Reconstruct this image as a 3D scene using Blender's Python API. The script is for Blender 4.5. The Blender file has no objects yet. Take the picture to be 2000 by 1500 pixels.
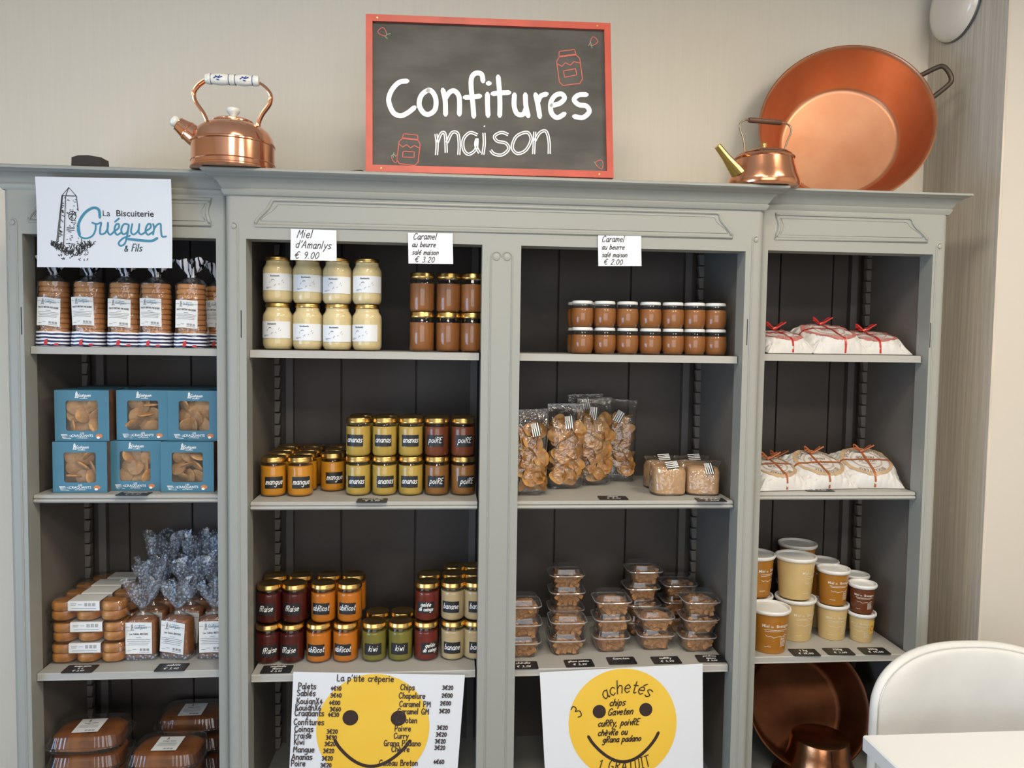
import bpy, math, random
from mathutils import Vector, Matrix, noise
random.seed(7)
sc = bpy.context.scene
PI = math.pi
R = math.radians

# ------------------------------------------------------------------ camera
CAM = Vector((-.1326, -1.8828, 1.6)); YAW, PITCH, ROLL, FPX = R(4.86), R(3.1595), R(.8274), 1500.
_r0 = Vector((math.cos(YAW), -math.sin(YAW), 0)); _f0 = Vector((math.sin(YAW), math.cos(YAW), 0)); _z = Vector((0, 0, 1))
FWD = _f0*math.cos(PITCH) - _z*math.sin(PITCH); _u0 = _f0*math.sin(PITCH) + _z*math.cos(PITCH)
RGT = _r0*math.cos(ROLL) + _u0*math.sin(ROLL); UPV = -_r0*math.sin(ROLL) + _u0*math.cos(ROLL)
cam = bpy.data.cameras.new('camera'); cam.sensor_width = 36; cam.lens = 36*FPX/2000; cam.clip_start = .02
co = bpy.data.objects.new('camera', cam); sc.collection.objects.link(co)
co.matrix_world = Matrix(((RGT.x, UPV.x, -FWD.x, CAM.x), (RGT.y, UPV.y, -FWD.y, CAM.y), (RGT.z, UPV.z, -FWD.z, CAM.z), (0, 0, 0, 1)))
sc.camera = co
def at(px, py, Y):
    "world point on the plane at depth Y seen at that spot of the photograph"
    d = FWD*FPX + RGT*(px-1000) - UPV*(py-750)
    return CAM + d*((Y-CAM.y)/d.y)
def ax(px, py, Y): return at(px, py, Y).x

# ------------------------------------------------------------------ world, lights, exposure
sc.view_settings.view_transform = 'Standard'; sc.view_settings.look = 'None'
sc.view_settings.gamma = 1; sc.view_settings.use_curve_mapping = False
sc.view_settings.exposure = 0.0
sc.cycles.use_denoising = True; sc.cycles.use_adaptive_sampling = True; sc.cycles.adaptive_threshold = .04; sc.cycles.adaptive_min_samples = 16
sc.cycles.max_bounces = 6; sc.cycles.diffuse_bounces = 3; sc.cycles.glossy_bounces = 3
sc.cycles.transparent_max_bounces = 24; sc.cycles.caustics_reflective = False; sc.cycles.caustics_refractive = False
sc.cycles.sample_clamp_indirect = 6
w = bpy.data.worlds.new('daylight'); sc.world = w; w.use_nodes = True
w.node_tree.nodes['Background'].inputs[0].default_value = (.75, .86, 1, 1)
w.node_tree.nodes['Background'].inputs[1].default_value = 1.0
def area(name, loc, rot, sx, sy, power, col):
    l = bpy.data.lights.new(name, 'AREA'); l.shape = 'RECTANGLE'; l.size = sx; l.size_y = sy; l.energy = power; l.color = col
    o = bpy.data.objects.new(name, l); sc.collection.objects.link(o); o.location = loc; o.rotation_euler = rot
    return o
# daylight entering by the side window (camera left), by the shop front behind the camera; two ceiling panels
area('window_daylight', (-2.42, -1.75, 1.02), (R(90), 0, R(-90)), 1.5, 1.1, 35, (.36, .63, 1))
area('shopfront_daylight', (.1, -4.42, 1.45), (R(90), 0, 0), 3.2, 1.7, 40, (.95, .97, 1))
CEIL = [(-.15, -1.15), (1.3, -1.15), (-.15, -2.6), (1.3, -2.6)]
for _x, _y in CEIL:
    area('ceiling_panel_light', (_x, _y, 2.765), (0, 0, 0), .52, .52, 21 if _x < 0 else 23, (1, .89, .725))

# ------------------------------------------------------------------ helpers
COL = sc.collection
class MB:
    def __init__(s): s.v = []; s.f = []; s.m = []; s.sm = []
    def add(s, vs, fs, mi=0, smooth=False):
        b = len(s.v); s.v += [tuple(p) for p in vs]
        for f in fs: s.f.append([i+b for i in f]); s.m.append(mi); s.sm.append(smooth)
        return s
    def box(s, x0, x1, y0, y1, z0, z1, mi=0, M=None):
        vs = [(x, y, z) for z in (z0, z1) for y in (y0, y1) for x in (x0, x1)]
        if M: vs = [M @ Vector(p) for p in vs]
        return s.add(vs, [(0, 2, 3, 1), (4, 5, 7, 6), (0, 1, 5, 4), (2, 6, 7, 3), (0, 4, 6, 2), (1, 3, 7, 5)], mi)
    def bbox(s, x0, x1, y0, y1, z0, z1, b=.003, mi=0, M=None):
        "box with chamfered edges"
        vs = []; cs = [(x0, x1), (y0, y1), (z0, z1)]
        idx = {}
        for i in (0, 1):
            for j in (0, 1):
                for k in (0, 1):
                    c = (cs[0][i], cs[1][j], cs[2][k]); sg = (1-2*i, 1-2*j, 1-2*k)
                    for a in range(3):
                        p = [c[q]+(0 if q == a else sg[q]*b) for q in range(3)]
                        idx[(i, j, k, a)] = len(vs); vs.append(p)
        fs = []
        for a in range(3):
            o = [q for q in range(3) if q != a]
            for t in (0, 1):
                q = []
                for (u, w_) in ((0, 0), (1, 0), (1, 1), (0, 1)):
                    key = [0, 0, 0]; key[a] = t; key[o[0]] = u; key[o[1]] = w_; q.append(idx[(*key, a)])
                fs.append(q)
            for u in (0, 1):
                for w_ in (0, 1):
                    k0 = [0, 0, 0]; k0[o[0]] = u; k0[o[1]] = w_; k1 = list(k0); k1[a] = 1
                    fs.append([idx[(*k0, o[0])], idx[(*k1, o[0])], idx[(*k1, o[1])], idx[(*k0, o[1])]])
        for i in (0, 1):
            for j in (0, 1):
                for k in (0, 1): fs.append([idx[(i, j, k, a)] for a in range(3)])
        if M: vs = [M @ Vector(p) for p in vs]
        return s.add(vs, fs, mi)
    def lathe(s, prof, seg=32, mi=0, M=None, cap0=True, cap1=True, fn=None):
        vs = []; fs = []; n = len(prof)
        for (r, z) in prof:
            for i in range(seg):
                a = 2*PI*i/seg; rr = r if fn is None else fn(r, z, a)
                p = Vector((rr*math.cos(a), rr*math.sin(a), z)); vs.append(M @ p if M else p)
        for j in range(n-1):
            for i in range(seg):
                k = (i+1) % seg; fs.append((j*seg+i, j*seg+k, (j+1)*seg+k, (j+1)*seg+i))
        if cap0 and prof[0][0] > 1e-5: fs.append(tuple(range(seg))[::-1])
        if cap1 and prof[-1][0] > 1e-5: fs.append(tuple((n-1)*seg+i for i in range(seg)))
        return s.add(vs, fs, mi, True)
    def loft(s, secs, seg=32, mi=0, M=None, cap=True, fn=None):
        "secs: (z, half width, half depth, superellipse exponent, x offset, y offset)"
        vs = []; fs = []; n = len(secs)
        for sct in secs:
            z, a, b, e = sct[:4]; ox, oy = (sct[4:6] if len(sct) > 5 else (0, 0))
            for i in range(seg):
                t = 2*PI*i/seg; c, d = math.cos(t), math.sin(t)
                p = Vector((ox+a*math.copysign(abs(c)**(2/e), c), oy+b*math.copysign(abs(d)**(2/e), d), z))
                if fn: p = fn(p)
                vs.append(M @ p if M else p)
        for j in range(n-1):
            for i in range(seg):
                k = (i+1) % seg; fs.append((j*seg+i, j*seg+k, (j+1)*seg+k, (j+1)*seg+i))
        if cap: fs.append(tuple(range(seg))[::-1]); fs.append(tuple((n-1)*seg+i for i in range(seg)))
        return s.add(vs, fs, mi, True)
    def tube(s, pts, r, seg=8, mi=0, closed=False, flat=1.):
        pts = [Vector(p) for p in pts]; n = len(pts); vs = []; fs = []; up = None
        for i, p in enumerate(pts):
            a = pts[(i-1) % n] if (closed or i) else p; b = pts[(i+1) % n] if (closed or i < n-1) else p
            t = (b-a).normalized()
            if up is None: up = t.orthogonal().normalized()
            up = (up-t*up.dot(t)); up = up.normalized() if up.length > 1e-6 else t.orthogonal().normalized()
            sd = t.cross(up); rr = r[i] if isinstance(r, (list, tuple)) else r
            for k in range(seg):
                g = 2*PI*k/seg; vs.append(p+up*(math.cos(g)*rr)+sd*(math.sin(g)*rr*flat))
        m = n if closed else n-1
        for i in range(m):
            j = (i+1) % n
            for k in range(seg):
                q = (k+1) % seg; fs.append((i*seg+k, i*seg+q, j*seg+q, j*seg+k))
        if not closed: fs.append(tuple(range(seg))[::-1]); fs.append(tuple((n-1)*seg+k for k in range(seg)))
        return s.add(vs, fs, mi, True)
    def poly(s, pts, mapf, mi=0):
        return s.add([mapf(u, v) for u, v in pts], [tuple(range(len(pts)))], mi)
    def prism(s, pts, d0, d1, mapf, mi=0):
        "outline pts(u,v) between two depths, mapf(u,v,d)"
        n = len(pts)
        vs = [mapf(u, v, d0) for u, v in pts]+[mapf(u, v, d1) for u, v in pts]
        return s.add(vs, [tuple(range(n))[::-1], tuple(range(n, 2*n))]+[(i, (i+1) % n, n+(i+1) % n, n+i) for i in range(n)], mi)
    def grid(s, nu, nv, fn, mi=0, smooth=True):
        vs = [fn(i/nu, j/nv) for j in range(nv+1) for i in range(nu+1)]
        return s.add(vs, [(j*(nu+1)+i, j*(nu+1)+i+1, (j+1)*(nu+1)+i+1, (j+1)*(nu+1)+i) for j in range(nv) for i in range(nu)], mi, smooth)
    def strokes(s, lines, wd, mapf, mi=0):
        for si, ln in enumerate(lines):
            P = []
            for q in ln:
                if not P or (q[0]-P[-1][0])**2+(q[1]-P[-1][1])**2 > (wd*.12)**2: P.append(q)
            if len(P) == 1: P.append((P[0][0]+wd*.15, P[0][1]))
            h = wd/2; L = []; n = len(P)
            for i, p in enumerate(P):
                a = P[max(i-1, 0)]; b = P[min(i+1, n-1)]; dx, dy = b[0]-a[0], b[1]-a[1]; l = math.hypot(dx, dy) or 1
                nx, ny = -dy/l*h, dx/l*h
                if i == 0:
                    tx, ty = dx/l*h, dy/l*h; L.append(((p[0]-tx+nx*.4, p[1]-ty+ny*.4), (p[0]-tx-nx*.4, p[1]-ty-ny*.4)))
                L.append(((p[0]+nx, p[1]+ny), (p[0]-nx, p[1]-ny)))
                if i == n-1:
                    tx, ty = dx/l*h, dy/l*h; L.append(((p[0]+tx+nx*.4, p[1]+ty+ny*.4), (p[0]+tx-nx*.4, p[1]+ty-ny*.4)))
            vs = [Vector(mapf(*q)) for pr in L for q in pr]
            nr = (vs[1]-vs[0]).cross(vs[-1]-vs[0])
            if nr.length > 0: nr = nr.normalized()*(4e-5*(si % 5)); vs = [p+nr for p in vs]
            s.add(vs, [(2*i, 2*i+1, 2*i+3, 2*i+2) for i in range(len(L)-1)], mi)
        return s
    def mesh(s, name, mats, sharp=40):
        me = bpy.data.meshes.new(name); me.from_pydata(s.v, [], s.f); me.validate()
        if len(me.polygons) == len(s.f):
            me.polygons.foreach_set('material_index', s.m); me.polygons.foreach_set('use_smooth', s.sm)
        for m in (mats if isinstance(mats, (list, tuple)) else [mats]): me.materials.append(m)
        if any(s.sm): me.set_sharp_from_angle(angle=R(sharp))
        me.update(); return me
    def build(s, name, mats, parent=None, loc=None, rot=None, sharp=40):
        return ob(name, s.mesh(name, mats, sharp), parent, loc, rot)
def ob(name, me, parent=None, loc=None, rot=None):
    o = bpy.data.objects.new(name, me); COL.objects.link(o)
    if parent: o.parent = parent
    if loc is not None: o.location = loc
    if rot is not None: o.rotation_euler = rot
    return o
_cache = {}
def cached(key, fn):
    if key not in _cache: _cache[key] = fn()
    return _cache[key]
def tag(o, label, cat, group=None):
    o['label'] = label; o['category'] = cat
    if group: o['group'] = group
    return o
def thing(name, label, cat, loc=(0, 0, 0), rz=0, group=None, rx=0, ry=0):
    o = bpy.data.objects.new(name, None); COL.objects.link(o); o.location = loc; o.rotation_euler = (rx, ry, rz); o.empty_display_size = .02
    return tag(o, label, cat, group)
def struct(o): o['kind'] = 'structure'; return o
ORD = ['first', 'second', 'third', 'fourth', 'fifth', 'sixth', 'seventh', 'eighth', 'ninth']

# ------------------------------------------------------------------ stroke lettering
G = {'a': (8, "7 8 4 10 1 7 1 3 3 0 6 2 7 8|7 10 7 3 8 0 9 1"), 'b': (8, "!1 17 1 0|1 6 4 10 7 7 7 3 4 0 1 3"), 'c': (7, "7 8 4 10 1 7 1 3 4 0 7 2"),
 'd': (8, "7 7 4 10 1 7 1 3 4 0 7 4|!7 17 7 0"), 'e': (8, "1 5 7 6 6 9 4 10 1 7 1 3 4 0 7 2"), 'f': (6, "7 15 5 17 3 14 3 0|!1 9 6 9"),
 'g': (8, "7 8 4 10 1 7 1 3 4 1 7 4|7 10 7 -4 4 -7 1 -5"), 'h': (8, "!1 17 1 0|1 6 4 10 7 8 7 0"), 'i': (3, "!1 10 1 0|!1 14 1 15"), 'j': (4, "2 10 2 -4 0 -7|!2 14 2 15"),
 'k': (7, "!1 17 1 0|!6 10 1 4|!3 6 7 0"), 'l': (3, "!1 17 1 0"), 'm': (11, "!1 10 1 0|1 6 3 10 5 8 5 0|5 6 8 10 10 8 10 0"), 'n': (8, "!1 10 1 0|1 6 4 10 7 8 7 0"),
 'o': (8, "4 10 1 7 1 3 4 0 7 3 7 7 4 10"), 'p': (8, "!1 10 1 -7|1 7 4 10 7 7 7 3 4 0 1 3"), 'q': (8, "7 8 4 10 1 7 1 3 4 1 7 4|!7 10 7 -7"), 'r': (6, "!1 10 1 0|1 6 3 9 6 10"),
 's': (7, "7 9 4 10 1 8 4 5 7 3 4 0 1 1"), 't': (6, "3 15 3 2 4 0 6 1|!1 10 6 10"), 'u': (8, "1 10 1 3 3 0 6 2 7 5|!7 10 7 0"), 'v': (7, "!1 10 4 0 7 10"), 'w': (10, "!1 10 3 0 5 8 7 0 9 10"),
 'x': (7, "!1 10 7 0|!7 10 1 0"), 'y': (8, "!1 10 4 2|!8 10 2 -7"), 'z': (7, "!1 10 7 10 1 0 7 0"),
 'A': (10, "!0 0 5 17 9 0|!2 6 8 6"), 'B': (9, "!1 0 1 17|1 17 6 16 6 10 1 9|1 9 8 8 8 1 1 0"), 'C': (10, "9 14 6 17 2 13 1 7 3 1 6 0 9 3"), 'E': (8, "!7 17 1 17 1 0 7 0|!1 9 6 9"),
 'F': (8, "!8 17 1 17 1 0|!1 9 6 9"), 'G': (10, "9 14 6 17 2 13 1 7 3 1 6 0 9 3|!9 0 9 7 6 7"), 'I': (5, "!2 17 2 0|!0 17 4 17|!0 0 4 0"), 'K': (9, "!1 17 1 0|!8 17 1 7|!3 9 9 0"), 'L': (8, "!1 17 1 0 7 0"), 'M': (12, "!1 0 2 17 6 6 10 17 11 0"),
 'N': (10, "!1 0 1 17 8 0 8 17"), 'O': (10, "5 17 1 12 1 5 5 0 9 5 9 12 5 17"), 'P': (9, "!1 0 1 17|1 17 7 16 8 11 6 8 1 8"), 'R': (9, "!1 0 1 17|1 17 7 16 7 10 1 9|!3 9 8 0"), 'S': (9, "8 15 5 17 1 14 3 10 7 7 7 2 4 0 1 2"),
 'T': (9, "!0 17 9 17|!4 17 4 0"), 'U': (9, "1 17 1 4 4 0 8 4 8 17"), 'X': (9, "!1 17 8 0|!8 17 1 0"), 'Q': (10, "5 17 1 12 1 5 5 0 9 5 9 12 5 17|!6 4 9 -1"),
 '0': (8, "4 14 1 10 1 4 4 0 7 4 7 10 4 14"), '1': (6, "!1 11 4 14 4 0"), '2': (8, "1 11 4 14 7 11 4 5 1 0 1 0 7 0"), '3': (8, "1 13 5 14 6 10 3 8 3 8 7 5 5 0 1 1"), '4': (8, "!5 0 5 14 1 5 8 5"),
 '5': (8, "!7 14 2 14 1 8|1 8 5 9 7 5 5 0 1 1"), '6': (8, "6 14 2 9 1 4 4 0 7 3 5 7 1 5"), '7': (8, "!1 14 7 14 3 0"), '8': (8, "4 8 1 11 4 14 7 11 4 8 1 4 4 0 7 4 4 8"), '9': (8, "7 11 4 14 1 11 3 7 7 9 7 11 6 4 4 0"),
 '€': (10, "9 13 6 15 3 11 2 8 3 3 6 0 9 2|!0 9 7 9|!0 6 6 6"), '.': (3, "!1 0 1 1"), ',': (4, "!2 1 1 -3"), "'": (3, "!2 17 1 13"), '&': (10, "9 0 3 10 3 14 6 14 5 10 1 5 2 0 6 0 9 6"), ' ': (6, ""), '-': (6, "!1 6 5 6"), '/': (6, "!0 -2 6 17")}
ACC = {'é': ('e', "!4 12 7 15"), 'è': ('e', "!5 12 2 15"), 'ê': ('e', "!2 12 4 14 6 12")}
def smooth_line(P, n=4):
    if len(P) < 3: return P
    out = []; cl = P[0] == P[-1]
    for i in range(len(P)-1):
        p1, p2 = P[i], P[i+1]; p0 = P[i-1] if i else (P[-2] if cl else p1); p3 = P[i+2] if i+2 < len(P) else (P[1] if cl else p2)
        for k in range(n):
            t = k/n; out.append(tuple(.5*((2*p1[q])+(-p0[q]+p2[q])*t+(2*p0[q]-5*p1[q]+4*p2[q]-p3[q])*t*t+(-p0[q]+3*p1[q]-3*p2[q]+p3[q])*t**3) for q in (0, 1)))
    return out+[P[-1]]
def dense(P, step):
    out = [P[0]]
    for a, b in zip(P, P[1:]):
        n = max(1, int(math.hypot(b[0]-a[0], b[1]-a[1])/step))
        out += [(a[0]+(b[0]-a[0])*k/n, a[1]+(b[1]-a[1])*k/n) for k in range(1, n+1)]
    return out
def write(txt, x, y, h, slant=0., sx=1., center=False, rot=0., jit=0., gap=2.0, arc=None):
    "lines of a hand-written text: h = height of a small letter"
    k = h/10; lines = []; cx = 0; rnd = random.Random(txt)
    for ch in txt:
        acc = None
        if ch in ACC: ch, acc = ACC[ch]
        wd, st = G.get(ch, G[' ']); dy = rnd.uniform(-jit, jit)*10
        for q in ((st+'|'+acc) if acc else st).split('|'):
            if not q: continue
            sharp = q[0] == '!'; v = [float(t) for t in q.lstrip('!').split()]
            P = list(zip(v[0::2], v[1::2])); P = dense(P, 4) if sharp else smooth_line(P)
            lines.append([((cx+a+b*slant)*k*sx, (b+dy)*k) for a, b in P])
        cx += wd+gap
    W = (cx-gap)*k*sx
    res = []
    for ln in lines:
        o = []
        for a, b in ln:
            if center: a -= W/2
            if arc:
                t = a/arc; a, b = (arc+b)*math.sin(t), (arc+b)*math.cos(t)-arc
            c, s_ = math.cos(rot), math.sin(rot); o.append((x+a*c-b*s_, y+a*s_+b*c))
        res.append(o)
    return res
def printed(txt, size, bold=False):
    "flat outline lettering: (vertices, faces) in the plane, baseline at 0, width"
    def mk():
        cu = bpy.data.curves.new('lettering', 'FONT'); cu.body = txt; cu.size = 1; cu.resolution_u = 3
        if bold: cu.offset = .012
        o = bpy.data.objects.new('lettering', cu); me = bpy.data.meshes.new_from_object(o)
        v = [(p.co.x, p.co.y) for p in me.vertices]; f = [tuple(p.vertices) for p in me.polygons]
        bpy.data.objects.remove(o); bpy.data.curves.remove(cu); bpy.data.meshes.remove(me)
        return v, f
    v, f = cached(('prt', txt, bold), mk)
    return [(a*size, b*size) for a, b in v], f, max([a for a, b in v] or [0])*size
def put_print(mb, txt, x, y, size, mapf, bold=False, center=True, mi=0, rot=0):
    v, f, W = printed(txt, size, bold); o = -W/2 if center else 0; c, s_ = math.cos(rot), math.sin(rot)
    mb.add([mapf(x+(a+o)*c-b*s_, y+(a+o)*s_+b*c) for a, b in v], f, mi)
def circ(x, y, r, n=24, a0=0, a1=2*PI, ry=None): return [(x+r*math.cos(a0+(a1-a0)*i/n), y+(ry or r)*math.sin(a0+(a1-a0)*i/n)) for i in range(n+1)]

# ------------------------------------------------------------------ materials
def srgb(*c): return tuple(((x/255)/12.92 if x/255 <= .04045 else ((x/255+.055)/1.055)**2.4) for x in c)
_M = {}
def mat(name, col, rough=.5, metal=0., bump=0., bscale=60., var=0., vscale=8., vstretch=(1, 1, 1), coat=0., spec=.5, sss=0., trans=0., col2=None):
    if name in _M: return _M[name]
    m = bpy.data.materials.new(name); m.use_nodes = True; N = m.node_tree.nodes; L = m.node_tree.links
    b = N['Principled BSDF']; b.inputs['Base Color'].default_value = (*col, 1); b.inputs['Roughness'].default_value = rough
    b.inputs['Metallic'].default_value = metal; b.inputs['Coat Weight'].default_value = coat; b.inputs['Coat Roughness'].default_value = .05
    b.inputs['Specular IOR Level'].default_value = spec
    if var or bump:
        tc = N.new('ShaderNodeTexCoord'); mp = N.new('ShaderNodeMapping'); mp.inputs['Scale'].default_value = vstretch; L.new(tc.outputs['Object'], mp.inputs[0])
    if var:
        n = N.new('ShaderNodeTexNoise'); n.inputs['Scale'].default_value = vscale; n.inputs['Detail'].default_value = 5; L.new(mp.outputs[0], n.inputs['Vector'])
        r = N.new('ShaderNodeMix'); r.data_type = 'RGBA'
        c2 = col2 or tuple(c*(1-var) for c in col)
        mr = N.new('ShaderNodeMapRange'); mr.inputs[1].default_value = .35; mr.inputs[2].default_value = .65; L.new(n.outputs['Fac'], mr.inputs[0])
        r.inputs[6].default_value = (*col, 1); r.inputs[7].default_value = (*c2, 1); L.new(mr.outputs[0], r.inputs[0]); L.new(r.outputs[2], b.inputs['Base Color'])
    if bump:
        n2 = N.new('ShaderNodeTexNoise'); n2.inputs['Scale'].default_value = bscale; n2.inputs['Detail'].default_value = 4; L.new(mp.outputs[0], n2.inputs['Vector'])
        bp = N.new('ShaderNodeBump'); bp.inputs['Strength'].default_value = bump; bp.inputs['Distance'].default_value = .002; L.new(n2.outputs['Fac'], bp.inputs['Height']); L.new(bp.outputs[0], b.inputs['Normal'])
    _M[name] = m; return m
def film(name, tint=(1, 1, 1), rough=.05, ior=1.45, boost=1., bump=0., bscale=40., haze=0., hazecol=(.8, .8, .8), pattern=None):
    "thin clear sheet: see-through with a real surface gloss; haze adds a little white scatter"
    if name in _M: return _M[name]
    m = bpy.data.materials.new(name); m.use_nodes = True; N = m.node_tree.nodes; L = m.node_tree.links; N.remove(N['Principled BSDF'])
    out = N['Material Output']; tr = N.new('ShaderNodeBsdfTransparent'); tr.inputs[0].default_value = (*tint, 1)
    gl = N.new('ShaderNodeBsdfGlossy'); gl.inputs['Roughness'].default_value = rough; gl.inputs[0].default_value = (1, 1, 1, 1)
    fr = N.new('ShaderNodeLayerWeight'); fr.inputs[0].default_value = .5
    pw = N.new('ShaderNodeMath'); pw.operation = 'POWER'; pw.inputs[1].default_value = 5; L.new(fr.outputs['Facing'], pw.inputs[0])
    sk = N.new('ShaderNodeMath'); sk.operation = 'MULTIPLY_ADD'; f0 = ((ior-1)/(ior+1))**2; sk.inputs[1].default_value = 1-f0; sk.inputs[2].default_value = f0; L.new(pw.outputs[0], sk.inputs[0])
    mu = N.new('ShaderNodeMath'); mu.operation = 'MULTIPLY'; mu.inputs[1].default_value = boost; mu.use_clamp = True; L.new(sk.outputs[0], mu.inputs[0])
    base = tr.outputs[0]; tc = N.new('ShaderNodeTexCoord')
    if haze or pattern:
        df = N.new('ShaderNodeBsdfDiffuse'); df.inputs[0].default_value = (*hazecol, 1); mx = N.new('ShaderNodeMixShader'); mx.inputs[0].default_value = haze
        L.new(base, mx.inputs[1]); L.new(df.outputs[0], mx.inputs[2]); base = mx.outputs[0]
        if pattern == 'curls':
            vo = N.new('ShaderNodeTexVoronoi'); vo.inputs['Scale'].default_value = 130; L.new(tc.outputs['Object'], vo.inputs['Vector'])
            cr = N.new('ShaderNodeValToRGB'); e = cr.color_ramp.elements; e[0].position = .32; e[0].color = (.85,)*3+(1,); e[1].position = .42; e[1].color = (.12,)*3+(1,)
            L.new(vo.outputs['Distance'], cr.inputs[0]); L.new(cr.outputs[0], mx.inputs[0])
    if bump:
        n2 = N.new('ShaderNodeTexNoise'); n2.inputs['Scale'].default_value = bscale; n2.inputs['Detail'].default_value = 3; L.new(tc.outputs['Object'], n2.inputs['Vector'])
        bp = N.new('ShaderNodeBump'); bp.inputs['Strength'].default_value = bump; bp.inputs['Distance'].default_value = .006; L.new(n2.outputs['Fac'], bp.inputs['Height'])
        L.new(bp.outputs[0], gl.inputs['Normal']); L.new(bp.outputs[0], fr.inputs['Normal'])
    ms = N.new('ShaderNodeMixShader'); L.new(mu.outputs[0], ms.inputs[0]); L.new(base, ms.inputs[1]); L.new(gl.outputs[0], ms.inputs[2]); L.new(ms.outputs[0], out.inputs[0])
    _M[name] = m; return m
def stripes(name, c1, c2, period, axis=2, duty=.5, rough=.35, wob=0.):
    if name in _M: return _M[name]
    m = bpy.data.materials.new(name); m.use_nodes = True; N = m.node_tree.nodes; L = m.node_tree.links; b = N['Principled BSDF']; b.inputs['Roughness'].default_value = rough
    tc = N.new('ShaderNodeTexCoord'); sp = N.new('ShaderNodeSeparateXYZ'); L.new(tc.outputs['Object'], sp.inputs[0])
    src = sp.outputs[axis]
    if wob:
        nz = N.new('ShaderNodeTexNoise'); nz.inputs['Scale'].default_value = 25; L.new(tc.outputs['Object'], nz.inputs['Vector'])
        ma = N.new('ShaderNodeMath'); ma.operation = 'MULTIPLY_ADD'; ma.inputs[1].default_value = wob; L.new(nz.outputs['Fac'], ma.inputs[0]); L.new(src, ma.inputs[2]); src = ma.outputs[0]
    d = N.new('ShaderNodeMath'); d.operation = 'DIVIDE'; d.inputs[1].default_value = period; L.new(src, d.inputs[0])
    f = N.new('ShaderNodeMath'); f.operation = 'FRACT'; L.new(d.outputs[0], f.inputs[0]); g = N.new('ShaderNodeMath'); g.operation = 'GREATER_THAN'; g.inputs[1].default_value = duty; L.new(f.outputs[0], g.inputs[0])
    r = N.new('ShaderNodeMix'); r.data_type = 'RGBA'; r.inputs[6].default_value = (*c1, 1); r.inputs[7].default_value = (*c2, 1); L.new(g.outputs[0], r.inputs[0]); L.new(r.outputs[2], b.inputs['Base Color'])
    _M[name] = m; return m
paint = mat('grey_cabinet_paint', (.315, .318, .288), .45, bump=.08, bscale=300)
inner = mat('inside_paint_with_shade', (.074, .060, .052), .6, var=.25, vscale=5, bump=.05)  # guessed darker grey, deepened to carry the shade inside the bays
sidem = mat('shaded_side_paint', (.175, .155, .135), .5, var=.15, vscale=4)  # cabinet grey as it looks in shade, the shade kept in the colour
shelfm = mat('shelf_paint', (.40, .39, .36), .5, bump=.05, bscale=200)
wallm = mat('beige_wallpaper', (.79, .715, .60), .9, var=.022, vscale=26, vstretch=(5, 5, .25), bump=.05, bscale=120)
nichem = mat('taupe_wallpaper', (.70, .62, .52), .9, var=.22, vscale=30, vstretch=(4, 6, .12), bump=.1, bscale=120)
creamm = mat('cream_plaster', (.60, .55, .48), .9, bump=.05, bscale=200)
white = mat('white_paint', (.8, .8, .78), .5)
floorm = mat('stone_floor', (.16, .14, .12), .5, var=.25, vscale=4)
paper = mat('white_paper', (.74, .76, .79), .35, spec=.4)
paperw = mat('label_paper', (.74, .74, .72), .6)
ink = mat('black_ink', (.012, .012, .014), .5)
blackcard = mat('black_card', (.014, .014, .016), .45)
chalkw = mat('white_marker', (.85, .85, .83), .6)
gold = mat('gold_lid', (.72, .47, .16), .28, 1.)
brass = mat('brass', (.75, .53, .16), .22, 1.)
copper = mat('copper', (.80, .36, .19), .2, 1., bump=.04, bscale=14, var=.12, vscale=9)
oldcopper = mat('old_copper', (.50, .20, .10), .3, 1., bump=.35, bscale=22, var=.3, vscale=12)
iron = mat('dark_iron', (.10, .075, .055), .45, .7)
glass = film('jar_glass', (.97, .98, .97), .03, 1.45, 1.0)
clear = film('clear_plastic', (.94, .94, .94), .06, 1.45, 1.7, haze=.015)
rimp = film('highlight_rim_plastic', (.9, .9, .9), .1, 1.5, 3., haze=.3, hazecol=(.8, .8, .8))  # whitish haze stands in for the highlight along the tub rims
cello = film('cellophane', (.96, .96, .95), .08, 1.45, 2.2, bump=.9, bscale=45, haze=.02)

# ------------------------------------------------------------------ the room
def wb(mb, name, mats, parent=None):
    "build with world coordinates under an unrotated parent"
    o = mb.build(name, mats, parent)
    if parent: o.location = -parent.location
    return o
XL, XR, YB, YR, ZC, XN, YN = -2.5, 2.6, .45, -4.5, 2.8, 1.355, .105
struct(MB().box(XL-.1, XR+.1, YR-.1, YB+.1, -.1, 0).build('floor', floorm))
struct(MB().box(XL-.1, XR+.1, YR-.1, YB+.1, ZC, ZC+.1).build('ceiling', white))
struct(MB().box(XL-.1, XN, YB, YB+.1, 0, ZC).build('wall_back', wallm))
struct(MB().box(XN, XN+.008, YN, YB+.1, 0, ZC).build('wall_niche', nichem))
struct(MB().box(XN+.008, XR+.1, YN, YB+.1, 0, ZC).build('wall_pillar', creamm))
struct(MB().box(XR, XR+.1, YR, YN, 0, ZC).build('wall_right', creamm))
def holed(mb, axis, c0, c1, a0, a1, h0, h1, b0, b1):
    "wall slab with one opening [h0,h1]x[b0,b1] along axis"
    for (p, q, r, s) in ((a0, h0, 0, ZC), (h1, a1, 0, ZC), (h0, h1, 0, b0), (h0, h1, b1, ZC)):
        if axis == 'y': mb.box(c0, c1, p, q, r, s)
        else: mb.box(p, q, c0, c1, r, s)
    return mb
struct(holed(MB(), 'y', XL-.1, XL, YR, YB, -2.5, -1., .45, 1.6).build('wall_left', wallm))
struct(holed(MB(), 'x', YR-.1, YR, XL, XR, -1.5, 1.7, .6, 2.5).build('wall_rear', wallm))
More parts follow.
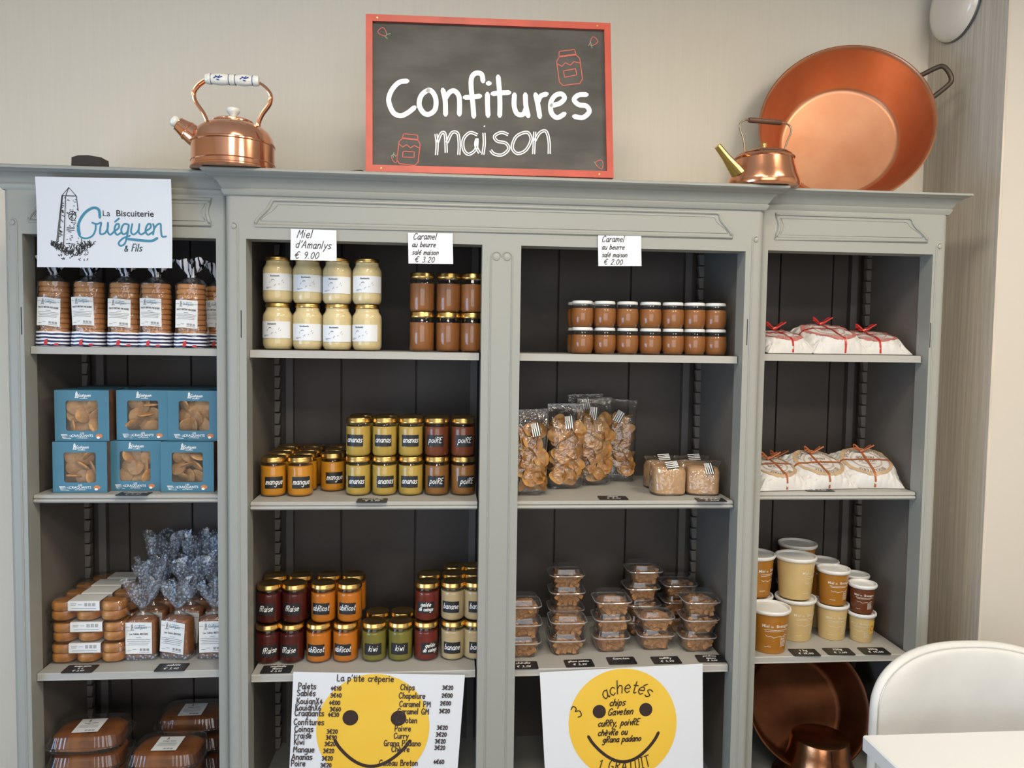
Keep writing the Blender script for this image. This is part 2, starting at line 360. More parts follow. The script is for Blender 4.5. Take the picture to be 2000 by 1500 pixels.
def window(name, axis, c, a0, a1, z0, z1, nm):
    fr = MB(); t = .05
    def bx(p, q, r, s):
        if axis == 'y': fr.box(c-.04, c, p, q, r, s)
        else: fr.box(p, q, c-.04, c, r, s)
    bx(a0, a0+t, z0, z1); bx(a1-t, a1, z0, z1); bx(a0, a1, z0, z0+t); bx(a0, a1, z1-t, z1)
    for i in range(1, nm): x = a0+(a1-a0)*i/nm; bx(x-t/2, x+t/2, z0, z1)
    o = struct(fr.build(name, white))
    g = MB()
    if axis == 'y': g.box(c-.022, c-.018, a0+t, a1-t, z0+t, z1-t)
    else: g.box(a0+t, a1-t, c-.022, c-.018, z0+t, z1-t)
    g.build('pane', film('window_glass', (1, 1, 1), .0, 1.4, 1.), o)
window('window_1', 'y', XL-.03, -2.5, -1., .45, 1.6, 2)
window('window_2', 'x', YR-.03, -1.5, 1.7, .6, 2.5, 3)
for i, (x, y) in enumerate(CEIL):
    t = thing('ceiling_panel', f"square white ceiling light panel, {ORD[i]} of the four on the ceiling", 'ceiling light', (x, y, ZC-.035), 0, 'ceiling panels')
    f = MB()
    for s in (-1, 1): f.box(s*.3-.02, s*.3+.02, -.32, .32, .0, .034); f.box(-.28, .28, s*.3-.02, s*.3+.02, .0, .034)
    f.build('frame', white, t); MB().box(-.28, .28, -.28, .28, .012, .034).build('diffuser', mat('opal_diffuser', (.9, .88, .84), .6), t)

# ------------------------------------------------------------------ the three grey shelf cabinets
ZTOP, YBK = 1.992, .405
SH = {'c': (1.5526, 1.1782, .7475), 'l': (1.5543, 1.1903, .7471), 'r': (1.5597, 1.1924, .7512)}
TH = (.018, .020, .018); ZBOT = .395
ST = {k: [z+t+.0004 for z, t in zip(v, TH)] for k, v in SH.items()}     # shelf tops
def cornice(pts_fn, o, zc):
    prof = [(0, zc-.012), (.004, zc-.006), (.006, zc), (.003, zc+.003), (.007, zc+.007), (.010, zc+.013), (.016, zc+.020), (.025, zc+.026), (.031, zc+.028), (.033, zc+.031), (.037, zc+.033), (o, zc+.037), (o, ZTOP-.003), (o-.003, ZTOP), (0, ZTOP)]
    mb = MB(); rows = [pts_fn(a, z) for a, z in prof]; n = len(rows[0]); vs = [p for r in rows for p in r]
    mb.add(vs, [(j*n+i, j*n+i+1, (j+1)*n+i+1, (j+1)*n+i) for j in range(len(rows)-1) for i in range(n-1)], 0, True)
    return mb
def stile(xa, xb, yf, z0, z1, rnd=None, d=.055):
    r = .015
    if rnd == 'l': pts = [(xb, yf), (xb, yf+d), (xa, yf+d)]+[(xa+r-r*math.cos(t), yf+r-r*math.sin(t)) for t in [PI/2*i/6 for i in range(7)]]
    elif rnd == 'r': pts = [(xb-r+r*math.sin(t), yf+r-r*math.cos(t)) for t in [PI/2*i/6 for i in range(7)]]+[(xb, yf+d), (xa, yf+d), (xa, yf)]
    else: pts = [(xa, yf), (xb, yf), (xb, yf+d), (xa, yf+d)]
    return MB().prism(pts, z0, z1, lambda u, v, d_: (u, v, d_))
def arch_bead(xa, xb, y, z0, z1, scroll):
    "a carved flute outline: two beads joined by small scroll heads"
    mb = MB(); r = .0022
    if scroll == 2:
        m = (xa+xb)/2; q = (m-xa)/2
        mb.tube([(xa, y, z0)]+[(xa, y, z1-q)]+[(xa+q-q*math.cos(t), y, z1-q+q*math.sin(t)) for t in [PI*i/10 for i in range(1, 11)]], r, 8)
        mb.tube([(xb, y, z0)]+[(xb, y, z1-q)]+[(xb-q+q*math.cos(t), y, z1-q+q*math.sin(t)) for t in [PI*i/10 for i in range(1, 11)]], r, 8)
        cs = [xa+q, xb-q]
    else:
        q = .009; x = xa if scroll == 'l' else xb; s = 1 if scroll == 'l' else -1
        mb.tube([(x, y, z0), (x, y, z1-q)]+[(x+s*q*(1-math.cos(t)), y, z1-q+q*math.sin(t)) for t in [PI*.6*i/8 for i in range(1, 9)]], r, 8); cs = [x+s*q]
    for c in cs:
        M = Matrix.Translation((c, y, z1-q)) @ Matrix.Rotation(R(90), 4, 'X')
        mb.lathe([(q*.72, -.001), (q*.62, .002), (q*.35, .003), (.0001, .0034)], 14, M=M)
    return mb
def cabinet(name, label, key, x0, x1, yf, opens, zo, zc, o, ends, frz):
    t = thing(name, label, 'cabinet', ((x0+x1)/2, .2, 0))
    t['kind'] = 'thing'
    d = .055; ys = yf+.025
    # body: outer side panels, top board, base cupboard, plinth
    for a, b in ((x0, x0+.014), (x1-.014, x1)): wb(MB().box(a, b, yf+d, YBK, 0, ZTOP-.004), 'side_panel', [paint], t)
    wb(MB().box(x0, x1, yf, YBK, ZTOP-.02, ZTOP), 'top_board', paint, t)
    wb(MB().bbox(x0, x1, yf, YBK, .06, ZBOT, .003), 'base_cupboard', paint, t)
    wb(MB().bbox(x0, x1, yf-.012, YBK, 0, .06, .004), 'plinth', paint, t)
    # face frame
    wb(stile(x0, opens[0][0], yf, ZBOT, zc, 'l', d), 'stile', paint, t)
    wb(stile(opens[-1][1], x1, yf, ZBOT, zc, 'r', d), 'stile', paint, t)
    if len(opens) == 2:
        wb(stile(opens[0][1], opens[1][0], yf, ZBOT, zo, None, d), 'stile', paint, t)
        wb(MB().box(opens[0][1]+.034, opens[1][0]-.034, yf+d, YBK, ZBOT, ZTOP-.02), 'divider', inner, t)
        m = (opens[0][1]+opens[1][0])/2
        wb(arch_bead(m-.0262, m+.0262, yf, ZBOT+.02, zo-.016, 2), 'carved_flute', paint, t)
    if key != 'r': wb(arch_bead(0, x0+.030, yf, ZBOT+.02, 1.872, 'r'), 'carved_flute', paint, t)
    if key != 'l': wb(arch_bead(x1-.030, 0, yf, ZBOT+.02, 1.872, 'l'), 'carved_flute', paint, t)
    for x in ([x0+.037] if key != 'r' else [])+([x1-.037] if key != 'l' else []): wb(MB().box(x-.001, x+.001, yf-.0006, yf+.001, 1.60, 1.665), 'hinge_slot', ink, t)
    wb(MB().box(opens[0][0], opens[-1][1], yf, yf+d, zo, ZTOP-.02), 'frieze', paint, t)
    # carved frame on the frieze
    path = frz; tri = [(x, yf, z) for x, z in path]
    cx = sum(p[0] for p in path)/len(path); cz = sum(p[1] for p in path)/len(path)
    wb(MB().tube(tri, .0042, 8, closed=True), 'frieze_moulding', paint, t)
    wb(MB().tube([(cx+(x-cx)*(1-.013/abs(path[0][0]-cx)), yf, cz+(z-cz)*.66) for x, z in path], .0014, 6, closed=True), 'frieze_bead', paint, t)
    wb(cornice(ends, o, zc), 'cornice', paint, t)
    # insides
    for oi, (a_, b_) in enumerate(opens):
        a, b = a_, b_
        if len(opens) == 2: a, b = (a_, b_+.022) if oi == 0 else (a_-.022, b_)
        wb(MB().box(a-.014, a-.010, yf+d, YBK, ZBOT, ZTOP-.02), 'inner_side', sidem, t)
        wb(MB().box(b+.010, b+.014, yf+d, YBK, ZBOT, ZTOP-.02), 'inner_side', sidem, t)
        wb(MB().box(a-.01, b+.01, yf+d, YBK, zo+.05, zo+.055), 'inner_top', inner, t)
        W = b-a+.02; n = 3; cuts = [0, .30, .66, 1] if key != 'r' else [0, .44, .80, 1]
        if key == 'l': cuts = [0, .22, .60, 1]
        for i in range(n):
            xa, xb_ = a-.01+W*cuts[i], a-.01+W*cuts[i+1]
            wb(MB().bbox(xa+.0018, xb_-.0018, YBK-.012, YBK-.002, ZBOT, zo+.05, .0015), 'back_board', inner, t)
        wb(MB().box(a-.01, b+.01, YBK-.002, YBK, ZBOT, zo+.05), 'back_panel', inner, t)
        for s, x in ((1, a-.01), (-1, b+.01)):
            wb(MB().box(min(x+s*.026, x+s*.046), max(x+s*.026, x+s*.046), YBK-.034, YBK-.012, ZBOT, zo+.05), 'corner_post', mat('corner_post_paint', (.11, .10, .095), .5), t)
            rk = MB(); zz = ZBOT+.01
            while zz < zo+.03:
                rk.add([(x, YBK-.062, zz), (x, YBK-.046, zz), (x+s*.012, YBK-.046, zz), (x+s*.012, YBK-.062, zz), (x, YBK-.062, zz+.03), (x, YBK-.046, zz+.03), (x+s*.016, YBK-.046, zz+.03), (x+s*.016, YBK-.062, zz+.03)],
                       [(0, 1, 2, 3), (4, 5, 6, 7), (0, 1, 5, 4), (1, 2, 6, 5), (2, 3, 7, 6), (3, 0, 4, 7)]); zz += .034
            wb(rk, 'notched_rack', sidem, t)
        for i, (z, th) in enumerate(zip(SH[key], TH)):
            if i == 1:   # moulded edge: two beads with a groove
                pr = [(ys+.004, z+th), (ys, z+th-.003), (ys, z+th-.008), (ys+.004, z+th-.0095), (ys-.001, z+th-.012), (ys-.002, z+.004), (ys+.002, z), (YBK-.012, z), (YBK-.012, z+th)]
            else: pr = [(ys+.002, z+th), (ys, z+th-.002), (ys, z+.003), (ys-.001, z+.002), (ys-.001, z), (YBK-.012, z), (YBK-.012, z+th)]
            wb(MB().prism(pr, a_+.0015, b_-.004, lambda u, v, q: (q, u, v)), 'shelf', shelfm, t)
    return t
def ends_c(a, z): return [(-.659-a, -.004, z), (-.659-a, -a-.0041, z), (.657+a, -a-.0041, z), (.657+a, -.004, z)]
def ends_l(a, z): return [(-1.176-a, .3, z), (-1.176-a, .035-a, z), (-.6608, .035-a, z)]
def ends_r(a, z): return [(.6588, .035-a, z), (1.1654+a, .035-a, z), (1.1654+a, .3, z)]
def scurve(xb, zb, xt, zt):
    "ogee between the lower point and the upper corner"
    return [(xb+(xt-xb)*(.5-.5*math.cos(PI*u))*1.0, zb+(zt-zb)*u**1.0) for u in [i/8 for i in range(9)]]
fc = scurve(-.589, 1.866, -.553, 1.921)[:-1]+[(-.548, 1.926), (-.54, 1.927), (.528, 1.927), (.536, 1.926), (.541, 1.921)]+scurve(.574, 1.867, .541, 1.921)[::-1][1:]
def bulge(x, z0, z1, b): return [(x+b*math.sin(PI*u), z0+(z1-z0)*u) for u in [i/8 for i in range(9)]]
fl = scurve(-1.118, 1.868, -1.08, 1.926)+[(-1.07, 1.93)]+bulge(-.70, 1.930, 1.868, -.010)
fr_ = bulge(.699, 1.873, 1.935, .011)+[(1.058, 1.934), (1.066, 1.929)]+scurve(1.109, 1.875, 1.066, 1.929)[::-1][1:]
cabinet('shelf_cabinet', 'wide grey painted middle cabinet with two bays of shelves', 'c', -.659, .657, 0., [(-.61, -.0496), (.0453, .61)], 1.8343, 1.948, .042, ends_c, fc)
cabinet('shelf_cabinet', 'narrow grey painted cabinet left of the wide one, biscuit bags on top shelf', 'l', -1.176, -.6615, .035, [(-1.1336, -.6895)], 1.8375, 1.951, .038, ends_l, fl)
cabinet('shelf_cabinet', 'narrow grey painted cabinet beside the right wall, wrapped cakes on shelves', 'r', .6595, 1.1654, .035, [(.6825, 1.1264)], 1.8426, 1.957, .038, ends_r, fr_)

# ------------------------------------------------------------------ jars
def flatmap(x0, y, z0): return lambda u, v: (x0+u, y, z0+v)
def cyl(Rr, z0, a0=0., e=.0005): return lambda u, v: ((Rr+e)*math.sin(u/Rr+a0), -(Rr+e)*math.cos(u/Rr+a0), z0+v)
def patch(mb, Rr, z0, z1, half, a0=0., e=.0003, n=12, tilt=0.):
    f = cyl(Rr, 0, a0, e)
    return mb.grid(n, 2, lambda i, j: f((i-.5)*2*half, z0+(z1-z0)*j+tilt*(i-.5)*2*half))
jam_cols = {'mango': (.66, .27, .018), 'pineapple': (.55, .36, .07), 'pear': (.30, .125, .03), 'pear_dark': (.20, .05, .018), 'strawberry': (.085, .010, .008), 'apricot': (.62, .18, .014), 'kiwi': (.22, .19, .035),
            'quince': (.17, .022, .012), 'banana': (.60, .44, .24), 'caramel': (.30, .11, .03), 'honey': (.78, .62, .34)}
jm = {k: mat('filling_'+k, c, .35, var=.18, vscale=30, coat=.0, spec=.3) for k, c in jam_cols.items()}
JR, JH, JL = .0322, .0885, .0135        # jam jar radius, glass height, lid height
def jam_glass():
    p = [(.0001, .0015), (.020, .0015), (.027, 0.0003), (.0305, .0025), (JR, .007), (JR, .072), (JR-.001, .078), (JR-.0035, .082), (JR-.004, JH)]
    return MB().lathe(p, 32, cap1=False).mesh('glass', glass)
def lid_mesh(r, h, m, top=.0012):
    p = [(r-.0035, -.0005), (r-.0002, -.0005), (r+.0006, .001), (r+.0006, h*.35), (r-.0002, h*.45), (r, h*.75), (r-.001, h*.93), (r-.003, h), (r-.006, h), (r-.0075, h-top), (.0001, h-top)]
    return MB().lathe(p, 36, cap0=False).mesh('lid', m)
def filling(r, z1, m, z0=.0045, rb=None):
    return MB().lathe([(.0001, z0), (r-.005, z0), (r-.0015, z0+.003), (r, z0+.007), (r, z1), (.0001, z1-.0005)], 32).mesh('filling', m)
WORD = {'mango': 'mangue', 'pineapple': 'ananas', 'pear': 'poiRE', 'pear_dark': 'poiRE', 'strawberry': 'fRaise', 'apricot': 'abRicot', 'kiwi': 'kiwi', 'quince': 'gelée', 'banana': 'banane'}
FR = {'mango': 'orange mango', 'pineapple': 'yellow pineapple', 'pear': 'light brown pear', 'pear_dark': 'dark red brown pear', 'strawberry': 'dark strawberry', 'apricot': 'orange apricot', 'kiwi': 'green kiwi', 'quince': 'red brown quince jelly', 'banana': 'pale banana'}
def jam_jar(kind, x, y, z, where, group, a=0., dz=0., plain=False, level=.078):
    x = min(max(x, -.5862), -.0512)
    lab = (FR[kind]+' jam jar' if kind != 'caramel' else 'tall caramel jar with gold lid')+', '+where
    t = thing('jam_jar' if kind != 'caramel' else 'caramel_jar', lab, 'jar', (x, y, z), random.uniform(-.02, .02), group)
    ob('glass', cached('jamglass', jam_glass), t)
    ob('filling', cached(('fill', kind, level), lambda: filling(JR-.0007, level, jm[kind], .0025)), t)
    ob('lid', cached('jamlid', lambda: lid_mesh(JR-.0008, JL, gold)), t, (0, 0, JH-.001))
    if not plain:
        v = (kind, round(a, 1))
        z0, z1, h = .022+dz, .052+dz, .0235
        l = ob('label', cached(('jlab', v, dz), lambda: patch(MB(), JR, z0, z1, h, a).mesh('label', blackcard)), t)
        def word():
            mb = MB(); f = cyl(JR, 0, a, .0007)
            if kind == 'quince': ls = write('gelée', 0, z0+.018, .0062, .25, center=True)+write('de coings', 0, z0+.006, .0056, .25, .85, center=True)
            else: ls = write(WORD[kind], 0, z0+.0105, .0085, .28, .92 if len(WORD[kind]) < 6 else .82, center=True, jit=.06)
            return mb.strokes([dense(q, .0015) for q in ls], .0015, f).mesh('lettering', chalkw)
        ob('lettering', cached(('word', v, dz), word), l)
    return t
S = ST['c']; G2 = 'jam jars on the middle shelf'; G3 = 'jam jars on the third shelf'
# second shelf: mango columns
for c, (px, y0, n) in enumerate(((535, .113, 4), (588, .113, 4), (650, .180, 3))):
    x = ax(px, 965, y0)
    for k in range(n):
        jam_jar('mango', x+random.uniform(-.002, .002), y0+.0685*k, S[1], f"{ORD[c]} mango column from left, {['front row', 'second row', 'third row', 'back row'][k] if n == 4 else ['frontmost', 'middle', 'rearmost'][k]}", G2, a=.25 if k == 0 else 0.)
for c, (px, kind) in enumerate(((700, 'pineapple'), (751, 'pineapple'), (802, 'pineapple'), (853, 'pear'), (904, 'pear'))):
    x = ax(px, 965, .123); k2 = 'pear_dark' if kind == 'pear' else kind
    n = f"{ORD[c]} pineapple column" if c < 3 else f"{'left' if c == 3 else 'right'} pear column"
    for d, yy in ((0, .123), (1, .193)):
        w = ' front row' if d == 0 else ' back row'
        jam_jar(kind, x+.002*d, yy, S[1], f"{n}, bottom of stack,{w}", G2, a=(-.1, .15, -.15, -.05, .3)[c])
        jam_jar(k2, ax(px, 880, yy) if d == 0 else x, yy+(.004 if d == 0 else 0), S[1]+JH+JL-.002, f"{n}, top of stack,{w}", G2, a=(-.25, -.1, .0, -.15, .1)[c], dz=.006)
# third shelf
low = [(522, 'strawberry'), (570, 'strawberry'), (623, 'apricot'), (675, 'apricot'), (731, 'kiwi'), (782, 'kiwi'), (832, 'quince'), (884, 'banana'), (934, 'banana')]
upx = {0: 525, 1: 576, 2: 632, 3: 683, 6: 834, 7: 884, 8: 932}
sd = lambda c: 'left' if c in (0, 2, 4, 7) else 'right'
for c, (px, kind) in enumerate(low):
    n = (sd(c)+' column of its two' if kind != 'quince' else 'only quince column'); x = ax(px, 1290, .113)
    jam_jar(kind, x, .113, S[2], f"{n}, bottom of stack, front row", G3, a=(.25, -.1, -.15, -.1, -.05, -.1, .35, -.1, .2)[c], dz=-.002)
    jam_jar(kind, x+.001, .185, S[2], f"{n}, bottom of stack, back row", G3, dz=-.002)
    if c in upx:
        xu = ax(upx[c], 1200, .125)
        jam_jar(kind, xu, .125, S[2]+JH+JL-.002, f"{n}, top of stack, front row", G3, a=(-.1, -.1, -.1, -.15, 0, 0, -.1, -.2, .1)[c], dz=.002)
        jam_jar(kind, xu+.003, .196, S[2]+JH+JL-.002, f"{n}, top of stack, back row", G3, dz=.002)
        if c in (7, 8):
            jam_jar(kind, x+.002, .256, S[2], f"{n}, bottom of stack, third row", G3, dz=-.002)
            jam_jar(kind, xu+.004, .266, S[2]+JH+JL-.002, f"{n}, top of stack, third row", G3, dz=.002)
# first shelf: tall caramel jars
for c, px in enumerate((824, 875, 922)):
    x = ax(px, 660, .112)
    for k in (0, 1):
        jam_jar('caramel', x, .112, S[0]+k*(JH+JL-.002), f"{['left', 'middle', 'right'][c]} stack, {['bottom', 'top'][k]} one", 'tall caramel jars', plain=True, level=.0745 if k == 0 else .073)
# honey jars
HR = .0375
def honey_glass():
    p = [(.0001, .0015), (.024, .0015), (.028, .0003), (.033, .003), (.0365, .010), (HR, .017), (HR, .082), (.0365, .089), (.033, .0955), (.0305, .099), (.0298, .103), (.0298, .1085)]
    return MB().lathe(p, 36, cap1=False).mesh('glass', glass)
def honey_fill():
    return MB().lathe([(.0001, .0025), (.0275, .0022), (.0322, .0042), (.0357, .011), (.0367, .018), (.0367, .0815), (.0357, .088), (.0322, .0945), (.0296, .0985), (.0289, .103), (.0289, .1062), (.0001, .1065)], 36).mesh('filling', jm['honey'])
def honey_label(a, dz):
    return patch(MB(), HR, .026+dz, .068+dz, .043, a, .0004, 20).mesh('label', paper)
def honey_print(a, dz):
    mb = MB(); f = cyl(HR, .026+dz, a, .0009)
    L = write('Bouchamelis', -.006, .034, .0022, .2, center=True)
    for ox, oy, r in ((-.010, .024, .004), (-.010, .0255, .0025)): L.append(circ(ox, oy, r, 12, PI*.1, PI*1.1, r*.5))
    L += [[(-.018, .018), (-.017, .022)], [(-.007, .010), (-.004, .015), (-.003, .012)], [(.003, .015), (.006, .016), (.005, .0145)], [(.011, .022), (.013, .026)], [(.014, .0185), (.016, .021)], [(-.028, .0075), (-.014, .0075)], [(-.028, .005), (-.021, .005)]]
    mb.strokes([dense(q, .002) for q in L], .0008, f); return mb.mesh('lettering', mat('grey_ink', (.12, .12, .14), .6))
for c, px in enumerate((543, 601, 659, 717)):
    for k in (0, 1):
        x = ax(px, 640 if k == 0 else 545, .105); a = ((-.05, .1, .05, -.3), (.15, .2, .0, .1))[k][c]; dz = ((.003, -.002, -.004, -.002), (.006, .004, .001, .004))[k][c]
        t = thing('honey_jar', f"creamy honey jar with white label, {ORD[c]} from left, {['bottom row', 'top row'][k]}", 'jar', (x, .105, S[0]+k*.1155), 0, 'honey jars')
        ob('glass', cached('hg', honey_glass), t); ob('filling', cached('hf', honey_fill), t); ob('lid', cached('hl', lambda: lid_mesh(.0305, .0095, gold)), t, (0, 0, .107))
        l = ob('label', honey_label(a, dz), t); ob('lettering', honey_print(a, dz), l)
# small caramel jars with white lids
def pot_glass():
    return MB().lathe([(.0001, .001), (.019, .001), (.022, .0003), (.0255, .003), (.0290, .012), (.0302, .026), (.0300, .040), (.0285, .050), (.0265, .0555), (.0262, .0625)], 32, cap1=False).mesh('glass', glass)
def pot_fill():
    return MB().lathe([(.0001, .002), (.0218, .0018), (.0250, .004), (.0283, .0125), (.0295, .026), (.0293, .040), (.0280, .0495), (.0001, .0497)], 32).mesh('filling', jm['caramel'])
wlid = mat('white_plastic', (.78, .78, .76), .35)
for c, px in enumerate((1137, 1181, 1225, 1270, 1314, 1356, 1397)):
    for k in (0, 1):
        for d in ((0, 1) if c < 2 else (0,)):
            x = ax(px, 660 if k == 0 else 610, .10)
            t = thing('caramel_pot', f"small caramel pot with white lid, {ORD[c]} from left, {['bottom', 'top'][k]} row{', behind' if d else ', in front'}", 'jar', (x, .10+.064*d, S[0]+k*.0685), 0, 'small caramel pots')
            ob('glass', cached('pg', pot_glass), t); ob('filling', cached('pf', pot_fill), t); ob('lid', cached('pl', lambda: lid_mesh(.0268, .0075, wlid, .0005)), t, (0, 0, .0612))

# ------------------------------------------------------------------ cards, tags, posters
def card(px, py, key, si, lines, label, wd=.075, dp=.046, skew=0., y=None, sz=.0068):
    z = ST[key][si]; yy = y
    d = FWD*FPX+RGT*(px-1000)-UPV*(py-750)
    if yy is None: p = CAM+d*((z-CAM.z)/d.z); x, yy = p.x, p.y
    else: x = ax(px, py, yy)
    t = thing('price_card', label, 'price card', (x, yy, z), skew, 'black price cards')
    r = .004; o = []
    for cx, cy, a in ((1, 1, 0), (-1, 1, 90), (-1, -1, 180), (1, -1, 270)):
        o += [(cx*(wd/2-r)+r*math.cos(R(a+b)), cy*(dp/2-r)+r*math.sin(R(a+b))) for b in (0, 30, 60, 90)]
    MB().prism(o, .0004, .0016, lambda u, v, q: (u, v, q)).build('card', blackcard, t)
    n = len(lines); step = dp/(n+.35)
    for i, s in enumerate(lines):
        h = sz if len(lines) < 3 else sz*.75
        if len(s) > 9: h *= .72
        if s.strip(): MB().strokes(write(s, 0, dp/2-step*(i+.85), h, .2, .95, center=True, jit=.05), .0016, lambda u, v: (u, v, .0019)).build('lettering', chalkw, t)
    return t
card(262, 965, 'l', 1, ['cRaquants', '€ 4,30'], 'black price card in front of the blue biscuit boxes')
card(157, 1307, 'l', 2, ['kouign amann', 'x 6', '€ 3,60'], 'black price card in front of the cake box stack')
card(336, 1304, 'l', 2, ['sablés', '€ 3,40'], 'black price card in front of the shortbread bags')
card(727, 978, 'c', 1, ['confituRe', '€ 3,20'], 'black price card before the pineapple jam jars')
card(541, 1308, 'c', 2, ['confituRe', 'fRaise', '€ 3,90'], 'black price card before the strawberry jam jars')
card(838, 691, 'c', 0, ['caRamel', '€ 3,20'], 'black price card tucked before the tall caramel jars', y=.05, dp=.03)
card(1195, 690, 'c', 0, ['caRamel', '€ 2,00'], 'black price card tucked before the small caramel pots', y=.046, dp=.028)
card(1197, 973, 'c', 1, ['chips', '€ 3,20'], 'black price card reading chips, beside the chip bags', skew=-.05)
card(1388, 977, 'c', 1, ['chapeluRe', '€ 2,00'], 'black price card in front of the breadcrumb bags', skew=-.05)
card(1022, 1300, 'c', 2, ['chèvRe', '€ 3,20'], 'black price card reading chèvre at the left end')
card(1131, 1296, 'c', 2, ['gRana padano', '€ 3,20'], 'black price card reading grana padano', skew=.03)
card(1214, 1291, 'c', 2, ['Gavoten', ' '], 'black card reading Gavoten, without a price')
card(1301, 1290, 'c', 2, ['cuRRy', '€ 3,20'], 'black price card reading curry')
card(1388, 1287, 'c', 2, ['poivRons', 'épices', '€ 3,20'], 'black price card reading poivrons épices at the right end', skew=-.05)
card(1597, 957, 'r', 1, ['gateau', '€ 4,60'], 'black price card in front of the brown tied cakes', skew=-.05)
card(1571, 1275, 'r', 2, ['1 kg', '€ 18,00'], 'black price card reading 1 kg 18,00 by the honey tubs', skew=-.05)
card(1638, 1273, 'r', 2, ['250g', '€ 7,00'], 'black price card reading 250g 7,00 by the honey tubs', skew=-.05)
card(1707, 1272, 'r', 2, ['500g', '€ 10,00'], 'black price card reading 500g 10,00 by the honey tubs', skew=-.05)

def hung(name, label, cat, p00, p10, p11, p01, Y, curl=0., th=.0012, mats=None, group=None):
    "sheet hung at depth Y from its four corners in the photograph (tl, tr, br, bl); returns thing and a map from sheet units (0..W, 0..H up)"
    q = [at(px, py, Y) for px, py in (p00, p10, p11, p01)]
    W = (q[1]-q[0]).length; H = (q[3]-q[0]).length; c = (q[0]+q[1]+q[2]+q[3])/4
    t = thing(name, label, cat, (c.x, Y, q[3].z), 0, group)
    def f(u, v, e=0.):
        a, b = u/W, 1-v/H
        p = q[0]*(1-a)*(1-b)+q[1]*a*(1-b)+q[2]*a*b+q[3]*(1-a)*b
        return (p.x-t.location.x, -curl*(b*b)-e, p.z-t.location.z)
    m = MB(); m.grid(6, 10, lambda i, j: f(i*W, j*H, th)); m.grid(6, 10, lambda i, j: f(i*W, (1-j)*H, 0))
    m.add([f(0, 0), f(W, 0), f(W, 0, th), f(0, 0, th)], [(0, 1, 2, 3)]); m.add([f(0, H), f(W, H), f(W, H, th), f(0, H, th)], [(0, 1, 2, 3)])
    m.build('sheet', mats or paper, t)
    return t, (lambda u, v, e=th+.0004: f(u, v, e)), W, H
def disc(mb, x, y, r, f, rings=8, n=64, ymax=1e9):
    mb.grid(n, rings, lambda i, j: f(x+r*max(j, .001)*math.cos(2*PI*i), min(y+r*max(j, .001)*math.sin(2*PI*i), ymax)), smooth=False); return mb
# three white shelf tags
def tagcard(label, c, lines):
    t, f, W, H = hung('price_tag', label, 'price tag', *c, -.003, .004, group='white hanging price tags')
    L = []
    n = len(lines)
    for i, (s, h, ox) in enumerate(lines):
        L = write(s, W*.08+ox, H-(i+.82)*H/n, h, .3, .95, jit=.05)
        MB().strokes([dense(q, .004) for q in L], .0018, lambda u, v: f(u, v)).build('lettering', ink, t)
tagcard("white tag reading Miel d'Amanlys 9.00 above the honey jars", ((568, 447), (657, 450), (658, 510), (568, 508)), [('Miel', .0115, .005), ("d'Amanlys", .0105, .002), ('€ 9.00', .011, .0)])
tagcard('white tag reading 3.20 above the tall caramel jars', ((797, 455), (884, 456), (885, 516), (798, 515)), [('Caramel', .0088, .003), ('au beurre', .0072, .0), ('salé maison', .0068, .0), ('€ 3.20', .0092, .006)])
tagcard('white tag reading 2.00 above the small caramel pots', ((1168, 460), (1252, 461), (1252, 520), (1168, 520)), [('Caramel', .0088, .0), ('au beurre', .0072, .0), ('salé maison', .0068, .0), ('€ 2.00', .0092, .004)])
# the two smiley posters
yel = mat('yellow_print', (.83, .50, .045), .35, spec=.4, col2=(.86, .58, .08), var=.1, vscale=3); brown = mat('brown_print', (.035, .018, .014), .5); pale = mat('halo_print', (.80, .62, .25), .4)
t, f, W, H = hung('poster', 'smiling yellow face poster with printed price list in two columns', 'poster', (573, 1312), (908, 1318), (890, 1548), (564, 1548), .016, .004)
S_ = W/336.
def P1(px, py): return ((px-573)*S_+.0015*(py-1312)*0, H-(py-1312)*S_)
cx, cy = P1(734, 1425); r = 112*S_
fl_ = lambda e: (lambda u, v: f(u, min(max(v, 0), H), e))
disc(MB(), cx, cy, r, fl_(.0018), ymax=H*.999).build('yellow_disc', yel, t)
for px in (688, 783):
    mb = MB(); x, y = P1(px, 1402); disc(mb, x, y, 15.5*S_, fl_(.0024), 3, 28).build('eye', brown, t)
mb = MB()
mb.strokes([[P1(660+148*i/24, 1448+52*math.sin(PI*i/24)**.8) for i in range(25)]], 6.5*S_, fl_(.0024)); mb.build('smile', brown, t)
def line(L, wd, m): MB().strokes([[(a, min(b, H-.001)) for a, b in q] for q in L], wd, fl_(.0030)).build('text_line', m, t)
dbi = mat('dark_brown_ink', (.05, .035, .04), .5)
for s, px, py in (('Palets', 580, 1345), ('Sablés', 578, 1359), ('KouignX4', 578, 1375), ('KouignX6', 576, 1388), ('Craquants', 575, 1399), ('Confitures', 574, 1417), ('Coings', 576, 1431), ('Fraise', 576, 1444), ('Kiwi', 576, 1457), ('Mangue', 575, 1472), ('Ananas', 573, 1487), ('Poire', 572, 1500)):
    line(write(s, *P1(px+4, py), 7.0*S_, 0, .98, gap=1.7), 1.9*S_, dbi)
